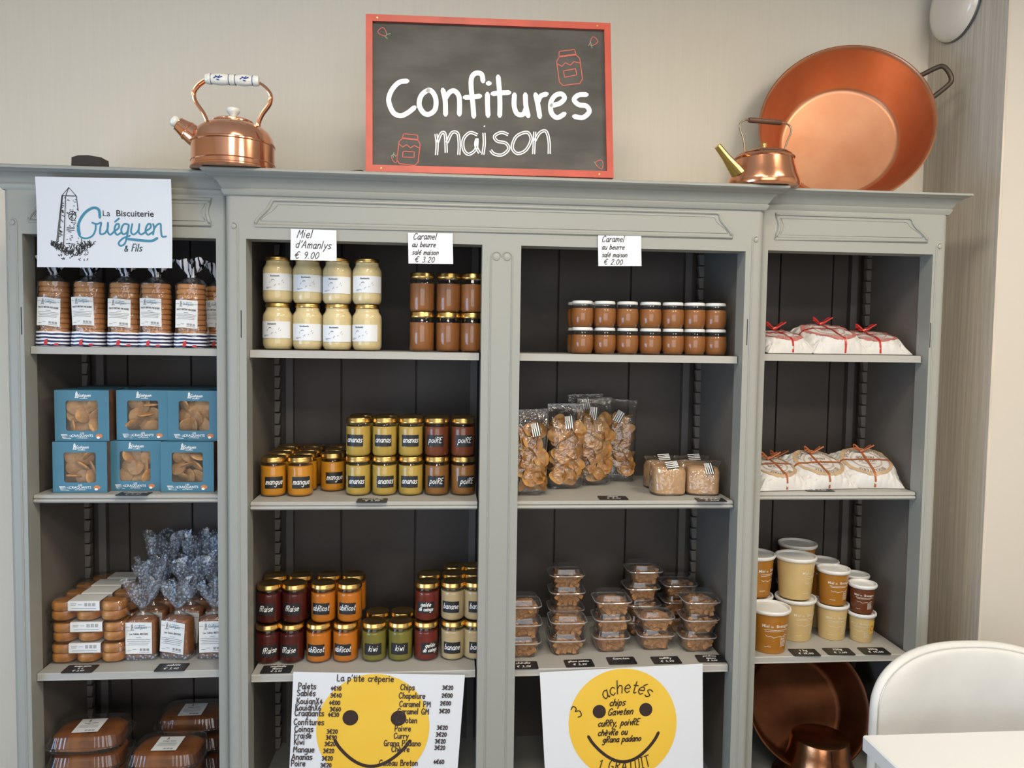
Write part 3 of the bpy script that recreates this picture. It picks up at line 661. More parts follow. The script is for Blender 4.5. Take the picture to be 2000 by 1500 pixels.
for s, px, py in (('4€10', 647, 1347), ('3€40', 647, 1361), ('4€00', 645, 1376), ('3€60', 647, 1389), ('4€30', 644, 1400), ('3€20', 643, 1434), ('3€90', 642, 1446), ('3€20', 640, 1459), ('3€20', 638, 1473), ('3€20', 636, 1488), ('3€20', 634, 1502),
                  ('3€20', 866, 1342), ('2€00', 866, 1358), ('2€00', 864, 1374), ('3€20', 863, 1390), ('3€20', 861, 1424), ('3€20', 860, 1438), ('3€20', 859, 1452), ('3€20', 859, 1465), ('4€60', 859, 1494)):
    line(write(s, *P1(px, py), 5.6*S_, 0, .98, gap=1.6), 1.9*S_, dbi)
for s, px, py in (('Chips', 783, 1344), ('Chapelure', 781, 1361), ('Caramel PM', 783, 1378), ('Caramel GM', 780, 1393), ('Gavoten', 778, 1411), ('Poivre', 777, 1428), ('Curry', 776, 1443), ('Grana Padano', 757, 1458), ('Chèvre', 773, 1470), ('Gateau Breton', 750, 1498)):
    line(write(s, *P1(px, py), 6.8*S_, 0, .95, gap=1.7), 1.9*S_, dbi)
line(write("La p'tite crêperie", *P1(658, 1328), 7.6*S_, 0, 1.02, gap=1.6), 1.9*S_, dbi)
t, f, W, H = hung('poster', 'smiling yellow face poster with handwriting, 3 bought 1 free', 'poster', (1054, 1313), (1372, 1296), (1372, 1532), (1066, 1545), .016, .006)
S_ = W/318.
def P2(px, py): return ((px-1056)*S_, H-(py-1313+(px-1054)*.05)*S_)
fl_ = lambda e: (lambda u, v: f(u, v, e))
cx, cy = P2(1214, 1413); r = 107*S_
disc(MB(), cx, cy, r, fl_(.0018)).build('yellow_disc', yel, t)
for px, py in ((1168, 1389), (1260, 1385)):
    mb = MB(); x, y = P2(px, py); disc(mb, x, y, 13*S_, fl_(.0024), 3, 28).build('eye', brown, t)
mb = MB()
mb.strokes([[P2(1145+139*i/24, 1438-8*i/24+52*math.sin(PI*i/24)**.8) for i in range(25)]], 6*S_, fl_(.0024)); mb.build('smile', brown, t)
line(write('achetés', *P2(1222, 1352), 15*S_, .15, .95, center=True, arc=88*S_), 2.0*S_, brown); line(write('3', *P2(1126, 1402), 17*S_, 0, 1, rot=.7), 2.0*S_, brown)
for s, px, py, h in (('chips', 1188, 1378, 7.5), ('Gaveten', 1184, 1396, 7.5), ('cuRRy, poivRE', 1164, 1418, 7.0), ('chèvRe ou', 1163, 1436, 7.0), ('gRana padano', 1172, 1449, 6.6)): line([dense(q, .006) for q in write(s, *P2(px, py), h*S_, .35, 1.0, gap=1.8)], 2.0*S_, brown)
line([dense(q, .006) for q in write('1 GRATUIT', *P2(1214, 1504), 12.5*S_, .1, .9, center=True, arc=-170*S_, gap=3)], 2.0*S_, brown)

# ------------------------------------------------------------------ left cabinet: biscuit bags, boxes, cake boxes, shortbread bags
teal = srgb(66, 118, 140)
def tower_lines(x, y, h):
    "little obelisk emblem as strokes, base left at x,y"
    k = h/10.
    q = lambda *p: [(x+a*k, y+b*k) for a, b in p]
    L = [q((1, 1), (1.6, 7.6), (2.6, 9.8), (3.6, 7.6), (4, 1)), q((1.6, 7.6), (3.6, 7.6)), q((2.2, 1), (2.3, 7.6)), q((0, .6), (.8, 1.4), (1.2, .3), (2, 1.2), (2.6, .2), (3.3, 1.3), (4, .3), (4.8, 1.2), (5, .4))]
    L.append([(a, b) for a, b in circ(x+3*k, y+5*k, .5*k, 10)])
    return L
def barcode(x, y, w_, h):
    return [[(x+w_*i/13, y), (x+w_*i/13, y+h)] for i in range(14) if i not in (4, 9)]
tealink = mat('teal_ink', srgb(50, 110, 140), .5); gink = mat('grey_ink', (.12, .12, .14), .6)
def biscuit_label(W, H, title):
    "product label, origin at its lower left: ink strokes, teal strokes"
    k = W/.05
    L = tower_lines(.009*k, H-.0165*k, .014*k)+[[(.001*k, H-.009*k), (.008*k, H-.009*k)], [(.042*k, H-.009*k), (.049*k, H-.009*k)]]
    L += write(title, W/2, H-.0245*k, .0021*k, 0, 1.0 if len(title) < 20 else .82, center=True, gap=1.6)
    for i, (a, b) in enumerate(((.020, .030), (.003, .047), (.003, .046), (.006, .044), (.003, .043))): L.append([(a*k, H-(.030+i*.0036)*k), (b*k, H-(.030+i*.0036)*k)])
    L += barcode(.027*k, .006*k, .017*k, .0045*k)+[[(.004*k, .0065*k), (.011*k, .0065*k)], [(.013*k, .009*k), (.02*k, .009*k)], [(.026*k, .0035*k), (.045*k, .0035*k)]]
    T = write('Guéguen', .0165*k, H-.012*k, .0036*k, .2, .95)+[[(.023*k, H-.0055*k), (.037*k, H-.0055*k)]]
    return L, T
biscuit_m = mat('baked_biscuit', (.62, .27, .07), .7, var=.35, vscale=25, bump=.4, bscale=90, col2=(.45, .17, .04))
bandm = stripes('navy_white_stripes', srgb(235, 235, 238), srgb(24, 26, 70), .0088, 2, .48, wob=.006)
frillm = stripes('navy_white_frill', srgb(205, 208, 216), srgb(14, 15, 30), .0125, 0, .62, .25, wob=.02)
redm = mat('red_print', (.55, .02, .02), .45)
PB = dict(w=.037, h=.162)
def palet_biscuit(): return MB().lathe([(.0001, 0), (.0315, 0), (.0335, .002), (.0335, .009), (.031, .012), (.0001, .0122)], 28).mesh('biscuit', biscuit_m)
def wob(seed, amp, sc_=40.):
    o = Vector((seed*7.3, seed*3.1, seed*1.7))
    
    def f(p):
        r = p+noise.noise_vector(p*sc_+o)*amp; r.z = max(r.z, .0003); return r
    return f
def bag_film(seed):
    return MB().loft([(.0005, .037, .032, 5), (.004, .0385, .034, 4), (.05, .0375, .0345, 3), (.12, .0365, .035, 2.6), (.158, .0355, .0345, 2.4), (.167, .027, .025, 2.2), (.173, .012, .011, 2), (.176, .009, .009, 2)], 40, cap=False, fn=wob(seed, .0022)).mesh('wrapper', cello)
def bag_band(seed):
    return MB().loft([(.0003, .0375, .0325, 5), (.004, .0392, .0347, 4), (.036, .0388, .0352, 3.2)], 40, cap=False, fn=wob(seed, .0016)).mesh('striped_base', bandm)
def bag_frill(seed):
    def f(p):
        a = math.atan2(p.y, p.x); k = (p.z-.174)/.045
        return p+Vector((math.cos(a), math.sin(a), .0))*(.009*k*math.sin(a*7+seed))+Vector((0, 0, .008*k*math.sin(a*5+seed)))+noise.noise_vector(p*60+Vector((seed, 0, 0)))*.006*k
    return MB().loft([(.174, .010, .010, 2), (.179, .009, .009, 2), (.188, .016, .014, 2), (.202, .027, .021, 2), (.214, .034, .025, 2)], 56, cap=False, fn=f).mesh('frill', frillm)
def anchor_print():
    mb = MB(); f = lambda u, v: (u, -.0362-.0004, v)
    mb.poly([(-.012, .004), (-.004, .004), (-.003, .018), (-.010, .016)], f); mb.poly([(.010, .003), (.022, .003), (.020, .008), (.012, .007)], f)
    return mb.mesh('red_anchor', redm)
Zl = ST['l']
for i, (px, tl, rz) in enumerate(((107, .04, .05), (178, -.03, -.04), (246, .02, .08), (307, .0, -.06), (375, .02, .02), (424, 0, .1))):
    t = thing('biscuit_bag', f"clear bag of round biscuits with striped base, {ORD[i]} from left on top shelf", 'biscuit bag', (min(max(ax(px, 640, .1), -1.0935), -.724), .1 if i < 5 else .178, Zl[0]), rz, 'bags of round biscuits')
    for k in range(12): ob('biscuit', cached('palet', palet_biscuit), t, (random.uniform(-.001, .001), random.uniform(-.001, .001), .005+k*.0127))
    ob('wrapper', bag_film(i+1), t); ob('striped_base', bag_band(i+1), t); ob('frill', bag_frill(i+1), t); ob('red_anchor', cached('anch', anchor_print), t)
    W, H = .052, .068; y0 = -.0378
    M = Matrix.Translation((-.002*(i % 3), y0, .083+.003*(i % 2))) @ Matrix.Rotation(tl, 4, 'Y')
    fm = lambda u, v, e=0.: tuple(M @ Vector((u-W/2, -e+.9*(u-W/2)**2*4, v-H/2+.001*math.sin(u*90))))
    l = MB().grid(8, 2, lambda a, b: fm(a*W, b*H)).build('label', paperw, t)
    L, T = biscuit_label(W, H, 'PALETS BRETONS PUR BEURRE')
    MB().strokes([dense(q, .004) for q in L], .0007, lambda u, v: fm(u, v, .0008)).build('lettering', gink, l); MB().strokes(T, .0007, lambda u, v: fm(u, v, .0008)).build('brand_lettering', tealink, l)

# blue biscuit boxes
BW, BD, BH, BWI = .128, .10, .1265, .0375
boxm = mat('teal_card', teal, .4, var=.08, vscale=10); boxside = mat('brown_card_print', (.20, .105, .05), .45, var=.6, vscale=14, col2=(.05, .03, .05))
amber = mat('craquant', (.58, .32, .13), .55, var=.5, vscale=70, bump=1., bscale=110, col2=(.42, .19, .06), coat=.15)
def box_body():
    mb = MB(); x, d, h, t_ = BW/2, BD, BH, .001
    zc, q = .063, .0375
    w0 = [(-q, zc-q), (q, zc-q), (q, zc+q), (-q, zc+q)]; o0 = [(-x, 0), (x, 0), (x, h), (-x, h)]
    def rr(pts, r):
        out = []
        for cx, cz, a in ((q-r, zc-q+r, 270), (q-r, zc+q-r, 0), (-q+r, zc+q-r, 90), (-q+r, zc-q+r, 180)):
            out += [(cx+r*math.cos(R(a+b)), cz+r*math.sin(R(a+b))) for b in (0, 30, 60, 90)]
        return out
    inn = rr(w0, .005); vs = []; n = 16
    for yy in (0, t_):
        vs += [(u, yy, v) for u, v in inn]+[(x, yy, 0), (x, yy, h), (-x, yy, h), (-x, yy, 0)]
    fs = []
    for b in (0, 20):
        for s in range(4):
            c = b+16+s; nx = b+16+(s+1) % 4
            for k in range(3): fs.append((c, b+s*4+k, b+s*4+k+1))
            fs.append((c, b+s*4+3, b+((s+1)*4) % 16, nx))
    for k in range(16): fs.append((k, (k+1) % 16, 20+(k+1) % 16, 20+k))
    mb.add(vs, fs)
    mb.box(-x, -x+t_, t_, d, 0, h, 1); mb.box(x-t_, x, t_, d, 0, h, 1); mb.box(-x, x, d, d+t_, 0, h); mb.box(-x+t_, x-t_, t_, d, 0, t_); mb.box(-x+t_, x-t_, t_, d, h-t_, h)
    return mb.mesh('carton', [boxm, boxside])
def box_print():
    mb = MB(); f = lambda u, v: (u, -.0004, v)
    mb.strokes(tower_lines(-.016, .107, .017), .0014, f); mb.strokes(write('Guéguen', -.0085, .1105, .0042, .2), .0011, f); mb.strokes([[(-.004, .1065), (.013, .1065)]], .0013, f)
    put_print(mb, 'LES', 0, .0170, .0062, f, True); put_print(mb, 'CRAQUANTS', 0, .0103, .0086, f, True); put_print(mb, 'AUX AMANDES', 0, .0062, .0036, f, True)
    for i in range(4): mb.poly([(-.050+i*.0012, .0165-i*.0028), (-.036+i*.003, .0165-i*.0028-.001*i), (-.034+i*.003, .0148-i*.0028), (-.049+i*.0012, .0148-i*.0028)], f)
    mb.strokes([[(-.030, .013), (-.027, .0145), (-.024, .013)], [(-.029, .010), (-.026, .0115), (-.023, .010)]], .0009, f)
    return mb.mesh('lettering', chalkw)
def box_nut():
    mb = MB(); f = lambda u, v: (u, -.0005, v); mb.poly(circ(.040, .0125, .008, 20, ry=.0055)[:-1], f); return mb.mesh('almond_print', mat('almond_print', (.62, .20, .05), .5))
def box_nut2(): return MB().poly(circ(.038, .0085, .004, 14, ry=.003)[:-1], lambda u, v: (u, -.0008, v)).mesh('almond_highlight', chalkw)
def cookie(seed):
    def f(r, z, a): return r*(1+.12*noise.noise(Vector((math.cos(a)*1.5, math.sin(a)*1.5, seed*3.3))))
    return MB().lathe([(.0001, 0), (.019, 0), (.0215, .002), (.0205, .005), (.014, .0065), (.0001, .0072)], 22, fn=f).mesh('biscuit', amber)
def box_window():
    q = .0385; return MB().box(-q, q, .0012, .0016, .063-q, .063+q).mesh('window_film', clear)
def craquant_box(x, Y, z, label, rz, seed):
    t = thing('biscuit_box', label, 'biscuit box', (x, Y, z), rz, 'blue biscuit boxes')
    ob('carton', cached('bb', box_body), t); l = ob('lettering', cached('bp', box_print), t); ob('almond_print', cached('bn', box_nut), t); ob('almond_highlight', cached('bn2', box_nut2), t); ob('window_film', cached('bw', box_window), t)
    rn = random.Random(seed)
    for k in range(9):
        ob('biscuit', cached(('ck', k % 3), lambda: cookie(k % 3)), t, ((k % 3-1)*.024+rn.uniform(-.006, .006), .014+.004*(k % 2)+rn.uniform(0, .006), .036+(k//3)*.026+rn.uniform(-.004, .004)), (R(90)+rn.uniform(-.6, .6) if k % 4 or seed % 2 else rn.uniform(-.5, .5), rn.uniform(-.9, .9), rn.uniform(-1, 1)))
    for k in range(4): ob('biscuit', cached(('ck', k % 3), lambda: cookie(k % 3)), t, ((k-1.5)*.022, .045, .022+.018*(k % 2)), (R(80), 0, k))
nm = ['left', 'middle', 'right']
for r_, (pxs, py, ys, z) in enumerate((((156, 264, 366), 910, (.086, .108, .09), Zl[1]), ((160, 279, 379), 815, (.098, .115, .11), Zl[1]+BH+.0008))):
    for c in range(3):
        x = ax(pxs[c], py, ys[c])
        craquant_box(x, ys[c], z, f"blue biscuit box with square window, {['bottom', 'top'][r_]} row, {nm[c]} one in front", (.02, -.02, .015, .03, .0, -.01)[c+3*r_], c+3*r_)
        craquant_box(x+.004, ys[c]+.109, z, f"blue biscuit box standing behind the {['bottom', 'top'][r_]} row, {nm[c]} one", 0, 10+c+3*r_)

# long clear boxes of small cakes, three high and four rows deep
cakem = mat('caramelised_cake', (.66, .28, .04), .45, var=.4, vscale=30, bump=.5, bscale=60, col2=(.36, .12, .02), coat=.3)
def small_cake(): return MB().lathe([(.0001, 0), (.029, 0), (.0325, .004), (.033, .016), (.029, .0215), (.0001, .0225)], 26, fn=lambda r, z, a: r*(1+.03*math.sin(5*a))).mesh('cake', cakem)
KW, KD, KH = .096, .0315, .0535
def long_box():
    mb = MB(); mb.loft([(.0005, KW-.008, KD-.004, 6), (.003, KW-.004, KD-.0015, 6), (.024, KW-.001, KD-.0005, 7), (.0255, KW+.003, KD+.0005, 7), (.0275, KW+.003, KD+.0005, 7), (.029, KW-.001, KD-.0005, 7), (.049, KW-.004, KD-.0015, 6), (.0525, KW-.008, KD-.004, 6)], 48)
    return mb.mesh('clear_box', clear)
def fold_label(w_, zf, d):
    mb = MB(); y = -KD-.0006; z = KH+.0004
    mb.grid(1, 1, lambda i, j: ((i-.5)*w_, y, z-zf+j*(zf-.002)), smooth=False); mb.grid(1, 1, lambda i, j: ((i-.5)*w_, y+j*.003, z-.002+j*.002), smooth=False); mb.grid(1, 1, lambda i, j: ((i-.5)*w_, y+.003+j*d, z), smooth=False)
    return mb.mesh('label', paperw)
def fold_print():
    mb = MB(); f = lambda u, v: (u, -KD-.001, KH-.022+v)
    mb.strokes(barcode(.002, .010, .026, .008), .0008, f); mb.strokes([[(-.032, .016), (-.018, .016)], [(-.032, .012), (-.02, .012)], [(-.014, .014), (-.004, .014)], [(-.03, .004), (.03, .004)]], .0009, f); return mb.mesh('lettering', gink)
for r_ in range(4):
    for k in range(3):
        if r_ and k == 0 and r_ < 0: continue
        Y = .142+r_*.0645; x = ax(172, 1240, .165)+(.005 if k == 0 else .012 if k == 2 else .01)+(0, .02, .01, .03)[r_]
        x = max(x-.012, -1.042)+(.004 if k == 1 else 0)
        t = thing('cake_box', f"long clear box of small golden cakes, {['front', 'second', 'third', 'back'][r_]} row, {['bottom', 'middle', 'top'][k]} of the stack", 'cake box', (x, Y if Y < .35 else .355, Zl[2]+k*.0545), (0, .02, -.02)[k], 'long boxes of small cakes')
        for c in range(3):
            for l_ in (0, 1): ob('cake', cached('kc', small_cake), t, ((c-1)*.0615, 0, .003+l_*.0235)).scale = (.93, .89, 1)
        ob('clear_box', cached('kb', long_box), t); l = ob('label', cached('kl', lambda: fold_label(.078, .024, .05)), t); ob('lettering', cached('kp', fold_print), l)
# ribbed clear boxes with one big cake on the bottom board
big_m = mat('dark_baked_cake', (.30, .095, .015), .4, var=.5, vscale=18, bump=.6, bscale=50, col2=(.14, .04, .008), coat=.4)
def rib_box():
    def rib(p):
        a = math.atan2(p.y, p.x); k = 1+(.010*math.sin(a*60) if .02 < p.z < .046 or .004 < p.z < .018 else 0); return Vector((p.x*k, p.y*k, p.z))
    return MB().loft([(.0005, .088, .064, 5), (.004, .093, .069, 5), (.018, .097, .073, 5), (.0185, .104, .080, 5), (.0205, .104, .080, 5), (.021, .098, .074, 5), (.046, .091, .067, 5), (.0485, .085, .062, 5)], 360, fn=rib).mesh('clear_box', clear)
def big_cake(): return MB().loft([(.003, .080, .056, 3.4), (.008, .088, .064, 3.4), (.034, .0885, .0645, 3.4), (.043, .078, .055, 3), (.046, .055, .04, 2.6)], 40, fn=wob(3, .003, 30)).mesh('cake', big_m)
def top_label(): return MB().bbox(-.034, .034, -.045, .030, .0489, .0493, .0001).mesh('label', paperw)
def top_print():
    f = lambda u, v: (u, v, .0497); L = tower_lines(-.012, .012, .014)+write('kouign amann', 0, .002, .0032, 0, center=True)
    for i in range(4): L.append([(-.026, -.006-.005*i), (.024, -.006-.005*i)])
    return MB().strokes(L+barcode(-.002, -.040, .024, .007), .0009, f).mesh('lettering', gink)
for nm_, px, Y, top, rz in (('left stack', 182, .128, 1437, .03), ('right front stack', 325, .128, 1474, -.03), ('right rear stack', 340, .29, 1401, .02)):
    zt = at(px, top, Y-.065).z; n = max(2, round((zt-ZBOT)/.0495)); st = (zt-ZBOT)/n
    for k in range(n):
        t = thing('large_cake_box', f"ribbed clear box with one dark cake, {nm_}, {ORD[n-1-k] if n-1-k else 'topmost'}{' from top' if n-1-k else ' one'}", 'cake box', (-1.037 if px < 200 else -.843 if Y < .2 else -.832, Y, ZBOT+.0008+k*st), rz+random.uniform(-.015, .015), 'ribbed boxes of large cakes')
        t.scale = (.92, .92, 1)
        ob('clear_box', cached('rb', rib_box), t); ob('cake', cached('rc', big_cake), t); l = ob('label', cached('rl', top_label), t); ob('lettering', cached('rp', top_print), l)
# shortbread bags with silver patterned tops
silver = film('silver_pattern_film', (.9, .92, .95), .15, 1.5, 2.4, bump=.8, bscale=50, haze=.4, hazecol=(.36, .42, .50), pattern='curls')
short_m = mat('shortbread', (.36, .13, .035), .65, var=.4, vscale=40, bump=.5, bscale=80, col2=(.22, .07, .02))
def short_block(): return MB().loft([(.003, .034, .019, 6), (.006, .037, .022, 6), (.098, .037, .022, 6), (.104, .033, .019, 4)], 32, fn=wob(2, .0015, 60)).mesh('biscuits', short_m)
def short_film(s): return MB().loft([(.0005, .038, .022, 6), (.004, .0405, .0245, 6), (.05, .040, .025, 5), (.102, .038, .024, 4), (.112, .024, .017, 2.5), (.122, .009, .008, 2), (.126, .008, .007, 2), (.14, .015, .010, 2)], 40, cap=False, fn=wob(s, .002)).mesh('wrapper', cello)
def short_base(s): return MB().loft([(.0003, .0385, .0225, 6), (.004, .041, .025, 6), (.016, .041, .0255, 6)], 40, cap=False, fn=wob(s, .001)).mesh('patterned_base', silver)
def short_frill(s, h):
    def f(p):
        a = math.atan2(p.y, p.x); k = (p.z-.13)/(h-.13)
        return p+Vector((math.cos(a), math.sin(a)*.8, 0))*(.014*k*math.sin(a*6+s))+Vector((.006*math.sin(s*3)*k, 0, .014*k*math.sin(a*4+s*2)))+noise.noise_vector(p*55+Vector((s, 0, 0)))*.009*k
    n = 6; return MB().loft([(.13+(h-.13)*i/n, .008+.036*(i/n)**.8, .007+.020*(i/n)**.9, 2) for i in range(n+1)], 60, cap=False, fn=f).mesh('frill', silver)
q = 0
for row, (Y, pxs, h) in enumerate(((.150, (279, 348, 420), .195), (.222, (300, 372, 432), .235), (.300, (318, 390, 441), .285))):
    for c, px in enumerate(pxs):
        q += 1; t = thing('shortbread_bag', f"clear bag of shortbread with silver patterned top, {['front', 'middle', 'back'][row]} row, {nm[c]} one", 'biscuit bag', (min(ax(px, 1250, Y), -.732), Y, Zl[2]), (.0, -.22, .05)[c]*(1 if row == 0 else .4), 'shortbread bags')
        ob('biscuits', cached('sb', short_block), t); ob('wrapper', short_film(q), t); ob('patterned_base', short_base(q), t); ob('frill', short_frill(q, h), t)
        if row < 2:
            W, H = .066, .082; y0 = -.0262; tl = (0, -.07, 0)[c]; ca, sa = math.cos(tl), math.sin(tl)
            fm = lambda u, v, e=0.: ((u-W/2)*ca-(v-H/2)*sa, y0-e+.0012*math.sin(u*70), .060+(u-W/2)*sa+(v-H/2)*ca)
            l = MB().grid(8, 2, lambda a, b: fm(a*W, b*H)).build('label', paperw, t); L, T = biscuit_label(W, H, 'Les Sablés BRETONS')
            MB().strokes([dense(z_, .004) for z_ in L], .0008, lambda u, v: fm(u, v, .0006)).build('lettering', gink, l); MB().strokes(T, .0009, lambda u, v: fm(u, v, .0006)).build('brand_lettering', tealink, l)

# ------------------------------------------------------------------ right middle bay: crisps, breadcrumbs, wafer tubs
chip_m = mat('potato_chip', (.60, .33, .10), .5, var=.5, vscale=45, bump=.3, bscale=60, col2=(.42, .18, .04), coat=.15)
def chip(s):
    rn = random.Random(s); a, b, ph = rn.uniform(8, 22), rn.uniform(-20, 8), rn.uniform(0, 6)
    def f(i, j):
        r = .025*max(j, .01)*(1+.1*math.sin(3*2*PI*i+ph)); u, v = r*math.cos(2*PI*i), r*math.sin(2*PI*i)*.85; return (u, v, a*u*u+b*v*v+.0015*math.sin(u*300+ph))
    return MB().grid(18, 3, f).mesh('chip', chip_m)
def chip_film(s, h): return MB().loft([(.0005, .040, .024, 6), (.004, .047, .028, 5), (.03, .050, .032, 4), (h*.5, .049, .034, 3.5), (h*.78, .050, .028, 3.5), (h*.86, .052, .015, 4), (h*.93, .053, .004, 5), (h, .053, .0015, 5)], 44, cap=True, fn=wob(s, .005, 24)).mesh('wrapper', cello)
stickm = stripes('black_white_flag', srgb(235, 235, 232), srgb(18, 18, 20), .0056, 0, .5)
def flag(): return MB().grid(6, 6, lambda i, j: ((i-.5)*.0225, -.0003*math.sin(j*5), (j-.5)*.034)).mesh('flag_sticker', stickm)
def flag_corner():
    f = lambda u, v: (u-.0055, -.0006, v+.010); mb = MB(); mb.poly([(-.0057, -.007), (.0057, -.007), (.0057, .007), (-.0057, .007)], f); return mb.mesh('flag_corner', mat('flag_grey', (.45, .45, .44), .5))
Zc = ST['c']
for i, (px, py, Y, h, rz, w_, sx, sz, tl) in enumerate(((1030, 960, .118, .225, .1, 'leftmost, cut off by the post', .012, .175, -.2), (1103, 945, .205, .232, -.05, 'second, in the middle front', .006, .185, -.12), (1158, 935, .258, .245, .05, 'third, behind the middle one', -.008, .205, .12), (1206, 935, .318, .238, -.15, 'rightmost, at the back', -.002, .19, .5), (1140, 920, .335, .25, 0, 'hindmost, against the back boards', .0, .225, -.2))):
    t = thing('chip_bag', f"clear bag of golden chips, {w_}", 'chip bag', (ax(px, py, Y), Y, Zc[1]), rz, 'bags of chips')
    rn = random.Random(i+40); n = 52 if i < 3 else 34
    for k in range(n):
        z = .0265+(h*.80-.030)*(k+.5)/n; fr_o = rn.random()
        y = -.021+.004*rn.random() if k % 3 else rn.uniform(-.012, .02)
        rot = (R(90)+rn.uniform(-.7, .7), rn.uniform(-.6, .6), rn.uniform(-.8, .8)) if k % 3 else (rn.uniform(-1, 1), rn.uniform(-1, 1), rn.uniform(0, 3))
        ob('chip', cached(('chip', k % 6), lambda: chip(k % 6)), t, (rn.uniform(-.034, .034), y, z), rot)
    ob('wrapper', chip_film(i+11, h), t)
    l = ob('flag_sticker', cached('flag', flag), t, (sx, -.0395 if sz < .18 else -.034 if sz < .2 else -.026, sz), (-.12, tl, 0)); l.rotation_mode = 'YXZ'; ob('flag_corner', cached('flagc', flag_corner), l)
crumb_m = mat('breadcrumbs', (.52, .30, .14), .8, bump=.6, bscale=400, var=.2, vscale=60)
def crumb(): return MB().loft([(.001, .036, .028, 4), (.006, .043, .034, 4), (.06, .0435, .0335, 4), (.072, .040, .030, 3.4), (.076, .028, .02, 3)], 36, fn=wob(5, .003, 28)).mesh('breadcrumbs', crumb_m)
def crumb_film(s): return MB().loft([(.0003, .037, .029, 4), (.005, .0445, .0355, 4), (.06, .0452, .035, 4), (.075, .044, .028, 3.4), (.081, .046, .016, 4), (.086, .050, .004, 5), (.090, .051, .001, 5)], 40, fn=wob(s, .0025, 30)).mesh('wrapper', cello)
for i, (px, py, Y, rz, w_, ry, ps) in enumerate(((1303, 940, .118, .05, 'front left', 1.45, (.004, -.024, .081)), (1385, 940, .118, -.12, 'front right', -.12, (.014, -.029, .073)), (1291, 925, .205, .1, 'rear left', 1.5, (.004, -.01, .086)), (1386, 925, .205, 0, 'rear right', 1.5, (.004, -.01, .086)))):
    t = thing('breadcrumb_bag', f"small clear bag of brown breadcrumbs with flag sticker, {w_} one", 'breadcrumb bag', (min(ax(px, py, Y), .553), Y, Zc[1]), rz, 'bags of breadcrumbs')
    ob('breadcrumbs', cached('cr', crumb), t); ob('wrapper', crumb_film(i+3), t); l = ob('flag_sticker', cached('flag', flag), t, ps, (-.75, ry, 0)); l.rotation_mode = 'YXZ'; ob('flag_corner', cached('flagc', flag_corner), l)
# wafer tubs
wafm = mat('rolled_wafer', (.42, .22, .09), .7, var=.4, vscale=50, bump=.4, bscale=120, col2=(.26, .11, .035))
def tub():
    def rib(p):
        if .006 < p.z < .034 and abs(p.y) > .028: return Vector((p.x, p.y*(1+.012*math.sin(p.x*900)), p.z))
        return p
    return MB().loft([(.0005, .034, .031, 4), (.004, .039, .036, 4), (.02, .043, .040, 4.5), (.037, .0455, .0425, 5), (.038, .0505, .0475, 5), (.040, .0505, .0475, 5)], 120, cap=False, fn=rib).add([(-.034, -.031, .0006), (.034, -.031, .0006), (.034, .031, .0006), (-.034, .031, .0006)], [(0, 1, 2, 3)]).mesh('tub', clear)
def tub_lid():
    return MB().loft([(.0402, .0505, .0475, 5), (.0435, .0505, .0475, 5), (.0437, .0445, .0415, 5), (.0445, .043, .040, 5), (.058, .040, .037, 4.5), (.0595, .037, .034, 4)], 48).mesh('tub_lid', clear)
def wafer(s, up=False):
    rn = random.Random(s); L_ = rn.uniform(.011, .0145)
    return MB().bbox(-L_, L_, -.0058, .0058, -.0022, .0022, .0014, M=Matrix.Rotation(R(90), 4, 'X') if up else None).mesh('wafer', wafm)
TP = .0485
def tub_stack(px, py, Y, n, where, dx=(0, 0, 0, 0), skip=0):
    x = ax(px, py, Y)
    for k in range(n):
        t = thing('wafer_tub', f"clear plastic tub of broken wafers, {where}, {['bottom', 'second', 'third', 'fourth'][k]} level", 'wafer tub', (x+dx[k], Y, Zc[2]+k*TP), 0, 'tubs of wafers')
        ob('tub', cached('tb', tub), t); ob('tub_lid', cached('tl', tub_lid), t); ob('rim', cached('trm', lambda: MB().tube([(.0505*math.copysign(abs(math.cos(a))**.4, math.cos(a)), .0475*math.copysign(abs(math.sin(a))**.4, math.sin(a)), .0416) for a in [2*PI*i/48 for i in range(48)]], .0017, 6, closed=True).mesh('rim', rimp)), t); rn = random.Random(px+k)
        ob('wafer_heap', cached('wh', lambda: MB().loft([(.002, .031, .028, 4), (.006, .036, .033, 4), (.034, .0405, .037, 4), (.0385, .036, .033, 4)], 40, fn=wob(9, .004, 70)).mesh('wafer_heap', wafm)), t)
        for j in range(24):
            if j < 15:   # along the front wall
                u = (j % 5-2)*(.0108+.0014*(j//5))+rn.uniform(-.002, .002); v = .0185+.0085*(j//5)+rn.uniform(-.002, .002); loc = (u, -.0335-.0035*v/.035*1.0+rn.uniform(-.001, .0015), v); rot = (R(90)+rn.uniform(-.2, .2), rn.uniform(-1.6, 1.6), rn.uniform(-.12, .12))
            else:
                loc = (rn.uniform(-.026, .026), rn.uniform(-.024, .024), .039+rn.uniform(0, .003)); rot = (rn.uniform(-.25, .25), rn.uniform(-.25, .25), rn.uniform(0, 3))
            rot = (rot[0], rot[1], rot[2]) if j >= 15 else (rot[0]-R(90), rot[1], rot[2]); o = ob('wafer', cached(('wf', j % 4, j < 15), lambda: wafer(j % 4, j < 15)), t, loc, rot); o.rotation_mode = 'YXZ' if j < 15 else 'XYZ'
tub_stack(1018, 1260, .128, 3, 'leftmost stack against the post', (0, .002, 0, 0))
tub_stack(1105, 1260, .140, 2, 'front stack second from left', (-.002, .002, 0, 0))
tub_stack(1103, 1230, .235, 4, 'rear stack second from left', (0, 0, .002, 0))
tub_stack(1190, 1255, .152, 3, 'front stack third from left', (0, .002, .003, 0))
tub_stack(1276, 1250, .160, 2, 'front stack fourth from left')
tub_stack(1249, 1230, .262, 4, 'rear stack behind the fourth front stack', (0, .003, 0, .006))
